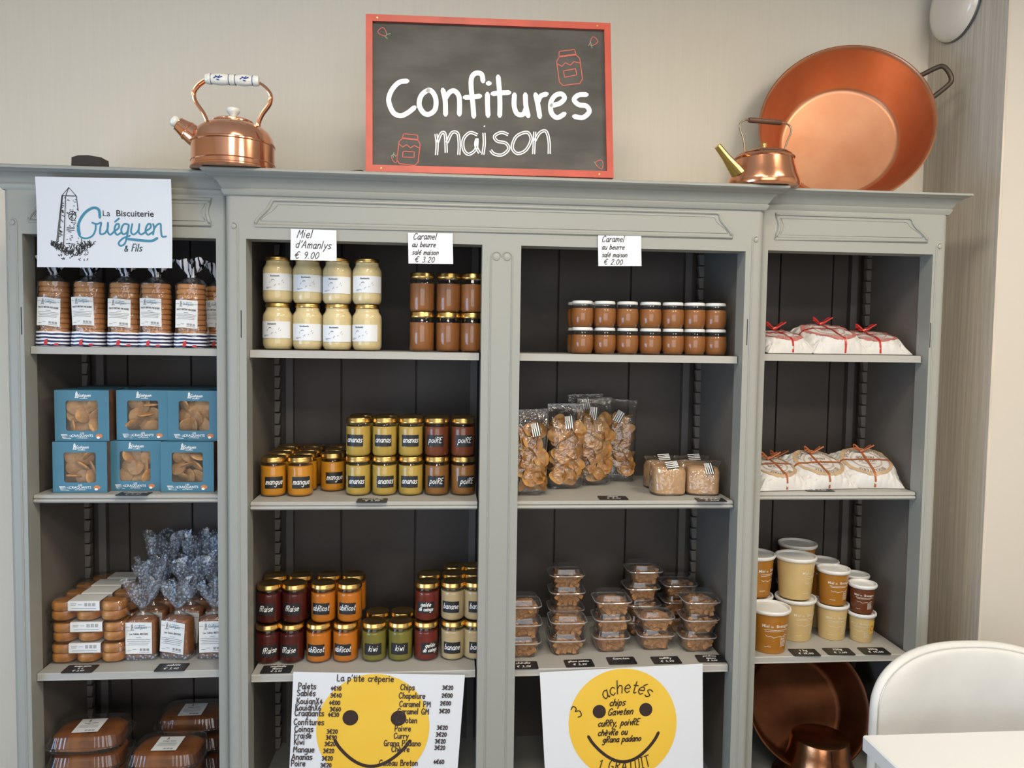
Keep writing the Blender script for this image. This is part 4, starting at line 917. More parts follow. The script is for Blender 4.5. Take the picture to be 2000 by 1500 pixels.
tub_stack(1321, 1230, .285, 3, 'rear stack beside the rightmost')
tub_stack(1357, 1255, .142, 3, 'rightmost front stack', (0, .006, .008, 0))

# ------------------------------------------------------------------ right cabinet: wrapped cakes, honey tubs, copper
wrapm = mat('white_wrapping_paper', (.62, .60, .575), .65, bump=.25, bscale=50)
def cake_h(x, y, a, H, s):
    u, v = min(1, abs(x)/a), min(1, abs(y)/a); r = math.hypot(x, y)/a
    base = H*max(0, (1-u**12))**.5*max(0, (1-v**12))**.5*(1-.10*r*r if r < .84 else max(.22, .93-(r-.84)*1.5))
    cr = abs(noise.noise(Vector((x*55+s*3, y*55, s*2.)))); base += (-.006*(1-min(1, cr*5))+.004*noise.noise(Vector((x*90, y*90, s*1.3))))*min(1, max(0, (r-.72)*4))*min(1, base/.01)
    return max(.002, base+.003*noise.noise(Vector((x*38+s*5, y*38, s)))*min(1, base/.02))
def wrapped_cake(key, si, px, py, Y, rz, tilt, label, rib, prn, s, a=.088, H=.040, lift=0., bow=1., scale=1.):
    x = min(ax(px, py, Y), 1.1364-a*1.13)
    t = thing('wrapped_cake', label, 'wrapped cake', (x, Y, ST[key][si]+lift), rz, 'cakes wrapped in white paper', rx=0)
    M = Matrix.Rotation(tilt, 4, 'X'); z0 = a*math.sin(abs(tilt))*1.0
    P = lambda u, v, e=0.: tuple(M @ Vector((u, v, cake_h(u, v, a, H, s)+e)) + Vector((0, 0, z0*1.0)))
    n = 44; mb = MB()
    mb.grid(n, n, lambda i, j: P((i-.5)*2*a, (j-.5)*2*a)); mb.add([tuple(M @ Vector((u*a, v*a, .0004))+Vector((0, 0, z0))) for u, v in ((-1, -1), (-1, 1), (1, 1), (1, -1))], [(0, 1, 2, 3)])
    # folded paper corners in front
    for sx in (-1, 1):
        mb.add([P(sx*a, -a*.98), P(sx*a*.55, -a*1.0), P(sx*a*1.04, -a*.55), P(sx*a*.7, -a*.72, .004)], [(0, 1, 3), (0, 3, 2)])
    mb.build('paper', wrapm, t)
    pm, pl = prn; r = a*.84
    ring = MB()
    ring.grid(64, 2, lambda i, j: P((r-.010*j)*math.cos(2*PI*i), (r-.010*j)*math.sin(2*PI*i), .0012)); ring.grid(64, 1, lambda i, j: P((r*.60-.0012*j)*math.cos(2*PI*i), (r*.60-.0012*j)*math.sin(2*PI*i), .0012)); ring.grid(64, 1, lambda i, j: P((r*.56-.0008*j)*math.cos(2*PI*i), (r*.56-.0008*j)*math.sin(2*PI*i), .0012))
    ring.build('ring_print', pm, t)
    L = []
    for txt, rot in (('SPECIALITE BRETONNE', 0), ('BISCUITERIE', PI)):
        for q in write(txt, 0, 0, r*.085, 0, 1.1, center=True, arc=r*.69): L.append([(u*math.cos(rot)-(v+r*.69)*math.sin(rot), u*math.sin(rot)+(v+r*.69)*math.cos(rot)) for u, v in q])
    L += write('gateau', 0, r*.12, r*.13, .2, center=True)+write('breton', 0, -r*.16, r*.13, .2, center=True)+[[(-r*.3, -r*.28), (r*.25, -r*.28)]]
    MB().strokes(L, .0014, lambda u, v: P(u, v, .0016)).build('lettering', pl, t)
    rb = MB(); w_ = .0028
    for dx in (0, 1):
        o = .006*(s % 3-1)
        pts = [(-a*1.0+2*a*i/30) for i in range(31)]
        line = [(p, o) for p in pts] if dx else [(o, p) for p in pts]
        vs = []
        for u, v in line:
            for k in (-1, 1): vs.append(P(u+(0 if dx else k*w_), v+(k*w_ if dx else 0), .0024))
        rb.add(vs, [(2*i, 2*i+1, 2*i+3, 2*i+2) for i in range(30)], 0, True)
    rb.build('ribbon', rib, t)
    # bow: two loops and two tails above the knot
    bw = MB(); c = Vector(P(0, a*.45*bow, .004)); 
    for k in (-1, 1):
        lp = [c+Vector((k*.024*math.sin(PI*i/10)*1.0, -.004*math.sin(2*PI*i/10), .016*math.sin(2*PI*i/10*.5)+k*.006*math.sin(2*PI*i/10))) for i in range(11)]
        bw.tube(lp, .0022, 6, flat=.35); bw.tube([c, c+Vector((k*.018, -.006, .012)), c+Vector((k*.030, -.010, .010+.01*(k > 0)))], .0022, 6, flat=.35)
    bw.tube([c+Vector((-.005, 0, 0)), c+Vector((.005, 0, .004))], .0045, 8)
    bw.build('bow', rib, t)
    return t
red_r = mat('red_ribbon', (.48, .02, .015), .35); brn_r = mat('copper_ribbon', (.36, .10, .03), .35); pink = mat('red_ring_print', (.52, .17, .15), .6); tan = mat('tan_ring_print', (.48, .33, .20), .6); pinkl = mat('red_letter_print', (.42, .10, .09), .6); tanl = mat('brown_letter_print', (.30, .17, .09), .6)
wrapped_cake('r', 0, 1520, 660, .142, .15, R(13), 'wrapped cake with red ribbon, half hidden at the left end', red_r, (pink, pinkl), 1, a=.072)
wrapped_cake('r', 0, 1612, 650, .165, .12, R(17), 'wrapped cake with red ribbon and long curled bow, middle one', red_r, (pink, pinkl), 2, a=.086, H=.044)
wrapped_cake('r', 0, 1735, 660, .180, -.06, R(12), 'wrapped cake with red ribbon at the right end', red_r, (pink, pinkl), 3, a=.083)
wrapped_cake('r', 0, 1690, 655, .27, .1, 0, 'wrapped cake with red ribbon lying behind the right one', red_r, (pink, pinkl), 4, a=.072, H=.052)
wrapped_cake('r', 1, 1507, 920, .145, .12, R(18), 'wrapped cake with brown ribbon, half hidden at the left end', brn_r, (tan, tanl), 5, a=.072)
wrapped_cake('r', 1, 1592, 910, .170, .12, R(22), 'wrapped cake with brown ribbon, middle one', brn_r, (tan, tanl), 6, a=.082)
wrapped_cake('r', 1, 1700, 910, .182, -.10, R(25), 'wrapped cake with brown ribbon and feathery bow at the right end', brn_r, (tan, tanl), 7, a=.082)
wrapped_cake('r', 1, 1530, 890, .288, .1, 0, 'wrapped cake with brown ribbon lying at the back', brn_r, (tan, tanl), 8, a=.072, H=.052)
# printed honey tubs
tubc = {'brown': mat('honey_brown_tub', (.36, .145, .015), .35, coat=.2), 'dark': mat('honey_dark_tub', (.13, .035, .01), .35, coat=.2), 'cream': mat('honey_cream_tub', (.60, .43, .19), .35, coat=.2, var=.1, vscale=20)}
tubp = {'brown': mat('tub_print_white', (.75, .70, .62), .5), 'dark': mat('tub_print_white', (.75, .70, .62), .5), 'cream': mat('tub_print_pale', (.76, .66, .48), .5)}
rimw = mat('white_tub_rim', (.76, .74, .71), .4); lidin = mat('pale_tub_lid', (.78, .79, .78), .45)
SZ = {'L': (.054, .043, .118), 'M': (.043, .035, .100), 'S': (.0355, .0285, .082)}
def tub_body(rt, rb, h, m): return MB().lathe([(.0001, .003), (rb-.002, .003), (rb-.001, .0005), (rb, .0005), (rb+.0005, .004), (rt-.002, h-.012), (rt-.002, h-.008)], 40).mesh('cup', m)
def tub_rim(rt, h): return MB().lathe([(rt-.003, h-.010), (rt+.001, h-.010), (rt+.003, h-.007), (rt+.0035, h-.003), (rt+.002, h), (rt-.001, h), (rt-.0025, h-.002), (rt-.003, h-.009)], 40, cap0=False, cap1=False).mesh('rim', rimw)
def tub_top(rt, h): return MB().lathe([(.0001, h-.0072), (rt-.0032, h-.0072), (rt-.0032, h-.0064), (.0001, h-.0064)], 40).mesh('lid', lidin)
def tub_print(rt, rb, h, m, a0):
    mb = MB()
    def f(u, v):
        Rr = rb+(rt-rb)*(v/h)+.0002; a = u/rt+a0; return (Rr*math.sin(a), -Rr*math.cos(a), v)
    k = h/.118
    for i, (txt, sz) in enumerate((('Miel', .0125), ('de', .008), ('Bretagne', .0125))): put_print(mb, txt, (-.036, -.018, .016)[i]*k*1.02, .074*k, sz*k, f, True)
    L = [[(-.04*k, .068*k), (.034*k, .067*k)], [(-.038*k, .0635*k), (.022*k, .0635*k)], [(-.036*k, .052*k), (-.03*k, .048*k), (-.022*k, .05*k), (-.012*k, .046*k), (0, .049*k), (.01*k, .05*k)]]
    for r_ in range(7): L.append([(.014*k, (.022+r_*.0035)*k), (.026*k, (.022+r_*.0035)*k)])
    L += [[(.012*k, .02*k), (.012*k, .048*k), (.028*k, .048*k), (.028*k, .02*k)], [(.02*k, .05*k), (.026*k, .054*k), (.034*k, .05*k)], [(.03*k, .02*k), (.034*k, .03*k), (.03*k, .036*k)], [(-.04*k, .02*k), (-.02*k, .02*k)]]
    mb.strokes([dense(q, .004) for q in L], .0013*k, f); return mb.mesh('lettering', m)
def honey_tub(sz, colr, px, py, Y, z, label, a0=0., x=None):
    rt, rb, h = SZ[sz]; t = thing('honey_tub', label, 'honey tub', (ax(px, py, Y) if x is None else x, Y, z), 0, 'cardboard honey tubs')
    ob('cup', cached(('tc', sz, colr), lambda: tub_body(rt, rb, h, tubc[colr])), t); ob('rim', cached(('tr', sz), lambda: tub_rim(rt, h)), t); ob('lid', cached(('tt', sz), lambda: tub_top(rt, h)), t)
    ob('lettering', cached(('tp', sz, colr, a0), lambda: tub_print(rt, rb, h, tubp[colr], a0)), t); return t
Zr = ST['r'][2]; LH, MH, SHh = SZ['L'][2], SZ['M'][2], SZ['S'][2]
honey_tub('L', 'brown', 1501, 1240, .118, Zr, 'large brown honey tub standing foremost at the left', .1)
honey_tub('L', 'cream', 1552, 1220, .196, Zr, 'large cream honey tub under another cream one', .35)
honey_tub('L', 'cream', 1553, 1130, .200, Zr+LH, 'large cream honey tub on top of another cream one', .8)
honey_tub('L', 'cream', 1468, 1220, .225, Zr, 'large cream honey tub below the brown one at the left post', .3)
honey_tub('L', 'brown', 1473, 1130, .225, Zr+LH, 'large brown honey tub stacked high beside the left post', .7)
honey_tub('M', 'cream', 1624, 1220, .192, Zr, 'medium cream honey tub under the brown one', .05)
honey_tub('M', 'brown', 1627, 1140, .192, Zr+MH, 'medium brown honey tub on top of a cream one', .1)
honey_tub('S', 'cream', 1682, 1230, .166, Zr, 'small cream honey tub with yellow sticker, under the dark one', -.5)
honey_tub('S', 'dark', 1684, 1165, .166, Zr+SHh, 'small dark brown honey tub on top of the small cream one', -.25)
honey_tub('M', 'cream', 1608, 1215, .272, Zr, 'medium cream honey tub at the back, bottom')
honey_tub('M', 'brown', 1606, 1120, .272, Zr+MH, 'medium brown honey tub at the back, top')
honey_tub('L', 'cream', 1552, 1200, .333, Zr, 'large cream honey tub hindmost, bottom')
honey_tub('L', 'brown', 1556, 1110, .333, Zr+LH, 'large brown honey tub hindmost, its white lid showing')
honey_tub('S', 'cream', 1670, 1215, .250, Zr, 'small cream honey tub behind the dark one, bottom')
honey_tub('S', 'dark', 1671, 1130, .250, Zr+SHh, 'small dark honey tub behind the front dark one, top')
# the yellow sticker is on the small cream tub
for o in list(bpy.data.objects):
    if o.get('label', '').startswith('small cream honey tub with yellow'):
        rt, rb, h = SZ['S']
        def fs(u, v):
            Rr = rb+(rt-rb)*(v/h)+.0006; a = u/rt+.45; return (Rr*math.sin(a), -Rr*math.cos(a), v)
        MB().grid(6, 3, lambda i, j: fs((i-.5)*.022, .026+j*.036)).build('sticker', mat('yellow_sticker', (.75, .48, .08), .5), o)
        MB().poly(circ(0, .042, .009, 16)[:-1], lambda u, v: (fs(u, v)[0]*1.015, fs(u, v)[1]*1.015, v)).build('sticker_print', mat('orange_print', (.62, .26, .06), .5), o)
# copper below: a big basin leaning back and an upturned mould before it
def basin_mesh(Rr, rb, d, m, t_=.002):
    p = [(.0001, 0), (rb-.012, 0), (rb-.003, .003), (rb+.004, .010), (Rr-.004, d-.006), (Rr+.001, d-.001), (Rr+.005, d+.002), (Rr+.0055, d+.006), (Rr+.002, d+.008), (Rr-.002, d+.005), (Rr-.006, d-.004), (rb+.0015, .0125), (rb-.005, .0055), (rb-.014, .0025), (.0001, .0025)]
    return MB().lathe(p, 72).mesh('bowl', m)
t = thing('copper_basin', 'large dark copper basin leaning in the bottom right compartment', 'basin', (.905, .20, ZBOT+.004))
b = ob('bowl', basin_mesh(.175, .14, .10, mat('shade_darkened_copper', (.20, .075, .035), .5, 1., bump=.35, bscale=22, var=.4, vscale=8)), t); b.matrix_local = Matrix.Translation((0, .07, .135)) @ Matrix.Rotation(R(62), 4, 'X')  # copper colour darkened to stand for the shade of this compartment
t = thing('copper_mould', 'upturned hammered copper mould in front of the dark basin', 'mould', (ax(1600, 1480, .115), .115, ZBOT+.0005), .2)
MB().lathe([(.120, .0), (.124, .003), (.119, .006), (.100, .03), (.086, .058), (.080, .088), (.0775, .110), (.074, .120), (.066, .1245), (.0001, .123)], 60, fn=lambda r, z, a: r*(1+.012*math.sin(3*a+1)+.008*noise.noise(Vector((math.cos(a)*3, math.sin(a)*3, z*30)))), cap0=False).build('shell', mat('worn_copper', (.52, .22, .10), .26, 1., bump=.5, bscale=25, var=.25, vscale=10), t)
MB().tube([(-.022, -.0775, .118), (-.022, -.083, .085), (-.022, -.088, .055), (-.022, -.102, .03)], .0012, 6).build('seam', mat('dark_seam', (.06, .025, .015), .5, .6), t)

# ------------------------------------------------------------------ things on top of the cabinets
ZT = ZTOP+.0005
# chalkboard
Yb = -.028
qc = [at(715, 30, Yb+.03), at(1191, 48, Yb+.03), at(1197, 349, Yb), at(715, 336, Yb)]
t = thing('chalkboard', 'red framed chalkboard reading Confitures maison above the cabinet', 'chalkboard', ((qc[3].x+qc[2].x)/2, Yb, ZT))
lift = ZT-min(qc[2].z, qc[3].z)+.0005
def BP(px, py, e=0.):
    "board plane from photo position"
    a = (px-715)/(1197-715); b = (py-30-(a*18))/(303.)
    p = qc[0]*(1-a)*(1-b)+qc[1]*a*(1-b)+qc[2]*a*b+qc[3]*(1-a)*b
    return (p.x-t.location.x, p.y-t.location.y-e, p.z-t.location.z+max(0, lift))
fw_ = .0155
def strip(p0, p1, p2, p3, d0=-.010, d1=.009, m=None, name='frame_rail'):
    mb = MB(); vs = [BP(*p, e=d1) for p in (p0, p1, p2, p3)]+[BP(*p, e=d0) for p in (p0, p1, p2, p3)]
    mb.add(vs, [(0, 1, 2, 3), (7, 6, 5, 4), (0, 4, 5, 1), (1, 5, 6, 2), (2, 6, 7, 3), (3, 7, 4, 0)]); return mb.build(name, m, t)
redf = mat('red_painted_wood', (.55, .085, .05), .42, bump=.35, bscale=25, var=.2, vscale=12, vstretch=(1, 1, 1))
# corner positions of board coordinates (a,b) expressed as px/py
def Q(a, b): px = 715+482*a; return (px, 30+18*a+303*b)
w1, w2 = .027, .043
strip(Q(0, 0), Q(1, 0), Q(1-w1, w2), Q(w1, w2), m=redf); strip(Q(0, 1), Q(w1, 1-w2), Q(1-w1, 1-w2), Q(1, 1), m=redf)
strip(Q(0, 0), Q(w1, w2), Q(w1, 1-w2), Q(0, 1), m=redf); strip(Q(1, 0), Q(1, 1), Q(1-w1, 1-w2), Q(1-w1, w2), m=redf)
slate = mat('smudged_slate', (.042, .039, .033), .6, var=.5, vscale=7, vstretch=(1, 1, 2.2), col2=(.085, .078, .066))
strip(Q(w1*.8, w2*.8), Q(1-w1*.8, w2*.8), Q(1-w1*.8, 1-w2*.8), Q(w1*.8, 1-w2*.8), -.006, .001, slate, 'slate')
mb = MB()
for a, b in ((.045, .5*w2), (.945, .5*w2), (.06, 1-.5*w2), (.94, 1-.5*w2)):
    c = BP(*Q(a, b), e=.009); mb.lathe([(.0022, -.001), (.002, .0008), (.0001, .001)], 10, M=Matrix.Translation(c) @ Matrix.Rotation(R(90), 4, 'X'))
mb.build('screws', brass, t)
bm = lambda px, py: BP(px, py, .0018)
def bl(lines): return [[(a, -b) for a, b in q] for q in lines]
def bs(lines, wd, m, name, mapf=None):
    mb = MB(); mb.strokes([[(a, b) for a, b in q] for q in lines], wd, mapf or bm); return mb.build(name, m, t)
cz = lambda *p: smooth_line([tuple(q) for q in p], 5)
z_ = lambda lst: [(680+a*.28, b*.28) for a, b in lst]     # strokes traced on an enlargement of the board
conf = [cz(*z_([(405, 565), (350, 575), (300, 630), (280, 700), (310, 780), (360, 805), (410, 785), (455, 750)])),
        cz(*z_([(550, 630), (505, 665), (490, 730), (520, 785), (560, 795), (600, 760), (605, 690), (580, 640), (550, 630)])),
        cz(*z_([(655, 630), (670, 700), (672, 795)])), cz(*z_([(670, 690), (700, 645), (735, 635), (765, 670), (770, 730), (768, 795)])),
        cz(*z_([(935, 565), (925, 520), (885, 512), (855, 545), (852, 620), (862, 720), (868, 810)])), cz(*z_([(810, 680), (860, 678), (910, 672)])),
        cz(*z_([(965, 660), (965, 730), (968, 805)])), cz(*z_([(972, 583), (978, 583)])),
        cz(*z_([(1042, 540), (1050, 640), (1052, 730), (1050, 805)])), cz(*z_([(1005, 655), (1060, 650), (1115, 648)])),
        cz(*z_([(1155, 665), (1152, 740), (1172, 795), (1215, 800), (1235, 760)])), cz(*z_([(1232, 665), (1235, 740), (1250, 810)])),
        cz(*z_([(1305, 665), (1320, 735), (1332, 815)])), cz(*z_([(1318, 720), (1340, 675), (1380, 660)])),
        cz(*z_([(1420, 740), (1475, 725), (1510, 690), (1490, 660), (1445, 670), (1412, 720), (1415, 790), (1455, 825), (1505, 800)])),
        cz(*z_([(1665, 665), (1610, 668), (1578, 700), (1610, 735), (1665, 745), (1685, 785), (1640, 825), (1580, 818)]))]
bs(conf, 9.6, chalkw, 'confitures_lettering')
def dbl(lines, o):
    out = []
    for q in lines:
        for s in (-1, 1):
            r_ = []
            for i, p in enumerate(q):
                a, b = q[max(i-1, 0)], q[min(i+1, len(q)-1)]; dx, dy = b[0]-a[0], b[1]-a[1]; l = math.hypot(dx, dy) or 1; r_.append((p[0]-dy/l*o*s, p[1]+dx/l*o*s))
            out.append(r_)
    return out
mais = [cz(*z_([(605, 935), (612, 1000), (608, 1075)])), cz(*z_([(615, 990), (640, 930), (668, 935), (675, 1060)])), cz(*z_([(682, 990), (715, 925), (755, 930), (765, 1000), (762, 1075)])),
        cz(*z_([(890, 940), (840, 925), (795, 970), (795, 1040), (830, 1075), (880, 1040), (890, 970), (880, 1010), (905, 1065)])), cz(*z_([(938, 930), (940, 1000), (930, 1075)])),
        cz(*z_([(1105, 940), (1060, 925), (1012, 950), (1030, 985), (1090, 1000), (1110, 1040), (1065, 1080), (1010, 1075), (985, 1050)])),
        cz(*z_([(1210, 930), (1160, 960), (1135, 1030), (1170, 1072), (1230, 1050), (1268, 980), (1250, 930), (1210, 930)])),
        cz(*z_([(1295, 925), (1290, 1000), (1285, 1075)])), cz(*z_([(1295, 985), (1330, 930), (1375, 920), (1395, 990), (1395, 1075)]))]
bs(dbl(mais, 2.0)+[cz(*z_([(940, 882), (944, 880)]))], 2.3, chalkw, 'maison_lettering')
pinkc = mat('pink_chalk', (.52, .13, .10), .8); greenc = mat('green_chalk', (.12, .35, .22), .8)
def jar_sketch(cx, cy, k, tilt):
    L = [[(-22, -28), (22, -28), (30, -18), (30, 34), (22, 44), (-22, 44), (-30, 34), (-30, -18), (-22, -28)], [(-20, -42), (20, -42), (22, -30), (-22, -30), (-20, -42)], [(-30, -12), (-18, -4), (-8, -12), (4, -4), (14, -12), (30, -6)], [(-16, 8), (16, 6), (17, 22), (-15, 24), (-16, 8)]]
    c, s = math.cos(tilt), math.sin(tilt); return [dense([(cx+k*(a*c-b*s), cy+k*(a*s+b*c)) for a, b in q], 4) for q in L]
bs(jar_sketch(1113, 132, .78, -.12), 2.0, pinkc, 'jar_drawing'); bs(jar_sketch(797, 290, .68, .12), 2.0, pinkc, 'jar_drawing')
def berry(cx, cy, k, r_): return [cz(*[(cx+k*(a*math.cos(r_)-b*math.sin(r_)), cy+k*(a*math.sin(r_)+b*math.cos(r_))) for a, b in ((-7, -6), (0, -8), (7, -5), (5, 4), (0, 10), (-5, 4), (-7, -6))])]
for _b in (berry(747, 63, 1.0, -.8), berry(1163, 82, 1.0, .7), berry(1171, 323, 1.0, -.4), berry(770, 308, .8, -.2)): bs(_b, 1.5, pinkc, 'berry_drawing')
bs([[(754, 68), (762, 66)], [(752, 72), (756, 76)], [(1153, 90), (1157, 82), (1160, 95)], [(1160, 318), (1165, 326)], [(763, 303), (768, 299), (772, 304)], [(768, 297), (767, 306)]], 1.6, greenc, 'leaf_drawing')
mb = MB(); mb.tube([BP(*Q(.5, .5), e=-.010), (0, .20, .003)], .006, 8); mb.build('prop_leg', redf, t)
# big preserving basin leaning on the wall
Rb, rb_, db = .231, .169, .125
t = thing('preserving_pan', 'big bright copper preserving pan leaning on the wall, iron handles', 'pan', (0, 0, ZT))
cB = at(1651, 243, .25); tb = R(10)
t.location = (cB.x, .25, ZT)
zc = Rb*math.cos(tb)+.009
Mb = Matrix.Translation((0, 0, zc)) @ Matrix.Rotation(R(-19), 4, 'Z') @ Matrix.Rotation(R(90)-tb, 4, 'X') @ Matrix.Rotation(R(27), 4, 'Z') @ Matrix.Translation((0, 0, -db))
panm = mat('bright_copper', (.66, .33, .19), .38, 1., var=.15, vscale=7, bump=.03, bscale=200, col2=(.58, .26, .14))
b = ob('bowl', basin_mesh(Rb, rb_, db, panm), t); b.matrix_local = Mb
def handle(sgn):
    mb = MB(); pts = []
    r0 = Rb+.004
    for a, rr, zz in ((-.22, r0-.004, db-.020), (-.21, r0+.012, db-.018), (-.15, r0+.050, db-.002), (-.10, r0+.060, db+.004), (0, r0+.062, db+.006), (.10, r0+.060, db+.004), (.15, r0+.050, db-.002), (.21, r0+.012, db-.018), (.22, r0-.004, db-.020)):
        pts.append((sgn*rr*math.cos(a*.7), rr*math.sin(a*.7), zz))
    return mb.tube(smooth_line3(pts), .0068, 10).mesh('handle', iron)
def smooth_line3(P, n=5):
    out = []; P = [Vector(p) for p in P]
    for i in range(len(P)-1):
        p0, p1, p2, p3 = P[max(i-1, 0)], P[i], P[i+1], P[min(i+2, len(P)-1)]
        for k in range(n): u = k/n; out.append(.5*(2*p1+(p2-p0)*u+(2*p0-5*p1+4*p2-p3)*u*u+(3*p1-p0-3*p2+p3)*u**3))
    return out+[P[-1]]
for s in (1, -1):
    h = ob('handle', handle(s), t); h.matrix_local = Mb
    for a in (-.2, 0, .2):
        rr = Rb-.017; zz = db-.035; m = MB().lathe([(.0065, 0), (.006, .002), (.003, .0035), (.0001, .004)], 12, M=Matrix.Translation((s*rr*math.cos(a), rr*math.sin(a), zz)) @ Matrix.Rotation(a, 4, 'Z') @ Matrix.Rotation(-s*R(90), 4, 'Y')).mesh('rivet', panm)
        ob('rivet', m, t).matrix_local = Mb
# whistling kettle with porcelain grip
porc = mat('porcelain', (.80, .78, .70), .2, coat=.4); bluep = mat('blue_glaze', (.03, .06, .28), .3)
kx = ax(456, 320, .012); t = thing('kettle', 'shiny copper kettle with blue and white porcelain grip', 'kettle', (kx, .012, ZT))
kc = mat('polished_copper', (.83, .40, .24), .13, 1., bump=.02, bscale=30)
MB().lathe([(.0001, .0005), (.094, .0005), (.0965, .002), (.0965, .005), (.094, .007), (.094, .0155), (.0955, .017), (.094, .0185), (.0935, .058), (.0955, .060), (.0955, .063), (.0925, .065), (.0900, .078), (.082, .092), (.068, .103), (.050, .110), (.047, .1115), (.047, .1135), (.044, .1145)], 64, cap1=False).build('body', kc, t)
MB().lathe([(.0455, .114), (.046, .116), (.040, .1195), (.024, .1235), (.0001, .125)], 48, cap0=False).build('lid', kc, t)
MB().lathe([(.010, .1235), (.008, .127), (.0085, .131), (.014, .137), (.016, .142), (.0145, .1465), (.008, .149), (.0001, .1495)], 24).build('lid_knob', porc, t)
d = Vector((-.048, -.006, .034)).normalized(); c0 = Vector((-.079, -.005, .073)); Ms = Matrix.Translation(c0) @ d.to_track_quat('Z', 'Y').to_matrix().to_4x4()
MB().lathe([(.025, -.006), (.0245, .010), (.0225, .026), (.0235, .027), (.0235, .029), (.022, .030), (.0165, .052), (.0170, .053), (.0001, .054)], 28, M=Ms).build('spout', kc, t)
MB().lathe([(.007, .052), (.011, .056), (.0135, .062), (.012, .068), (.006, .072), (.0001, .073)], 20, M=Ms).build('whistle_cap', porc, t)
for s in (-1, 1):
    pts = smooth_line3([(s*.060, -.004, .104), (s*.060, -.004, .116), (s*.068, -.004, .135), (s*.085, -.004, .160), (s*.088, -.004, .180), (s*.078, -.004, .196), (s*.062, -.004, .208)])
    MB().tube(pts, .0058, 8, flat=.3).build('handle_strap', kc, t)
Mh = Matrix.Translation((-.062, -.004, .212)) @ Matrix.Rotation(R(90), 4, 'Y')
MB().lathe([(.0001, 0), (.011, .001), (.0125, .006), (.0128, .012), (.0115, .014), (.0112, .016), (.013, .028), (.0135, .036), (.0125, .048), (.0108, .054), (.0125, .058), (.0125, .066), (.0108, .070), (.0125, .076), (.0135, .088), (.013, .096), (.0112, .108), (.0115, .110), (.0128, .112), (.0125, .118), (.011, .123), (.0001, .124)], 28, M=Mh).build('grip', porc, t)
mb = MB()
for x in (.014, .055, .062, .069, .109): mb.lathe([(.0118, x-.0008), (.0128 if x in (.055, .069) else .0124, x), (.0118, x+.0008)], 24, M=Mh, cap0=False, cap1=False)
f = lambda u, v: (-.062+u, -.004-.0137*math.cos(v/.0135), .212+.0137*math.sin(v/.0135))
for x in (.032, .092): mb.strokes([[(x-.009, -.001), (x-.004, .002), (x+.002, 0), (x+.009, .003)], [(x-.005, .004), (x, .001), (x+.004, .005)], [(x-.002, -.004), (x+.002, -.005)]], .0028, f)
mb.build('blue_decor', bluep, t)
# small kettle with brass spout
kx = ax(1491, 345, .02); t = thing('small_kettle', 'small dented copper kettle with brass spout and wooden grip', 'kettle', (kx, .02, ZT), R(8))
dc = mat('dented_copper', (.78, .36, .20), .18, 1., bump=.25, bscale=18)
MB().lathe([(.0001, .0005), (.080, .0005), (.086, .004), (.0885, .011), (.087, .020), (.082, .034), (.076, .055), (.072, .071), (.0745, .073), (.0755, .0755), (.074, .078), (.066, .0835)], 56, cap1=False).build('body', dc, t)
MB().lathe([(.068, .083), (.062, .0885), (.045, .094), (.020, .098), (.0001, .0985)], 48, cap0=False).build('lid', dc, t)
MB().lathe([(.004, .098), (.003, .104), (.006, .109), (.0065, .113), (.003, .117), (.0001, .1175)], 16).build('lid_knob', brass, t)
MB().loft([(0, .024, .013, 2.4), (.02, .020, .011, 2.4), (.05, .0125, .009, 2.2), (.086, .0095, .008, 2)], 24, M=Matrix.Translation((-.076, -.01, .034)) @ Vector((-.052, -.004, .053)).normalized().to_track_quat('Z', 'Y').to_matrix().to_4x4()).build('spout', brass, t)
steel = mat('tarnished_wire', (.42, .32, .22), .35, 1.)
MB().tube(smooth_line3([(-.054, 0, .086), (-.055, 0, .105), (-.060, 0, .125), (-.069, 0, .147), (-.067, 0, .161), (-.055, 0, .168), (-.044, 0, .169), (.046, 0, .169), (.058, 0, .168), (.071, 0, .161), (.073, 0, .147), (.064, 0, .125), (.058, 0, .105), (.057, 0, .086)]), .0024, 8).build('handle_wire', steel, t)
MB().lathe([(.0001, 0), (.0055, .0005), (.0065, .004), (.0065, .088), (.0055, .0915), (.0001, .092)], 16, M=Matrix.Translation((-.046, 0, .169)) @ Matrix.Rotation(R(90), 4, 'Y')).build('grip', mat('dark_wood_grip', (.13, .055, .03), .5, var=.3, vscale=60), t)
# dark block and a bit of cable
x0, x1 = ax(147, 318, .03), ax(207, 318, .03)
t = thing('wooden_block', 'small dark brown block lying on the left cabinet', 'block', ((x0+x1)/2, .03, ZT)); w_ = (x1-x0)/2
MB().prism([(-w_, 0), (w_, 0), (w_*.93, .023), (w_*.1, .027), (-w_*.55, .026), (-w_*.97, .021)], -.02, .02, lambda u, v, q: (u, q, v)).build('block', mat('dark_brown_wood', (.028, .020, .016), .5), t)
t = thing('cable', 'short dark cable beside the chalkboard foot', 'cable', (ax(700, 333, -.01), -.01, ZT)); MB().tube(smooth_line3([(-.03, -.005, .002), (-.012, -.012, .003), (.008, -.006, .006), (.016, .02, .003), (.03, .06, .003)]), .0022, 8).build('cord', iron, t)
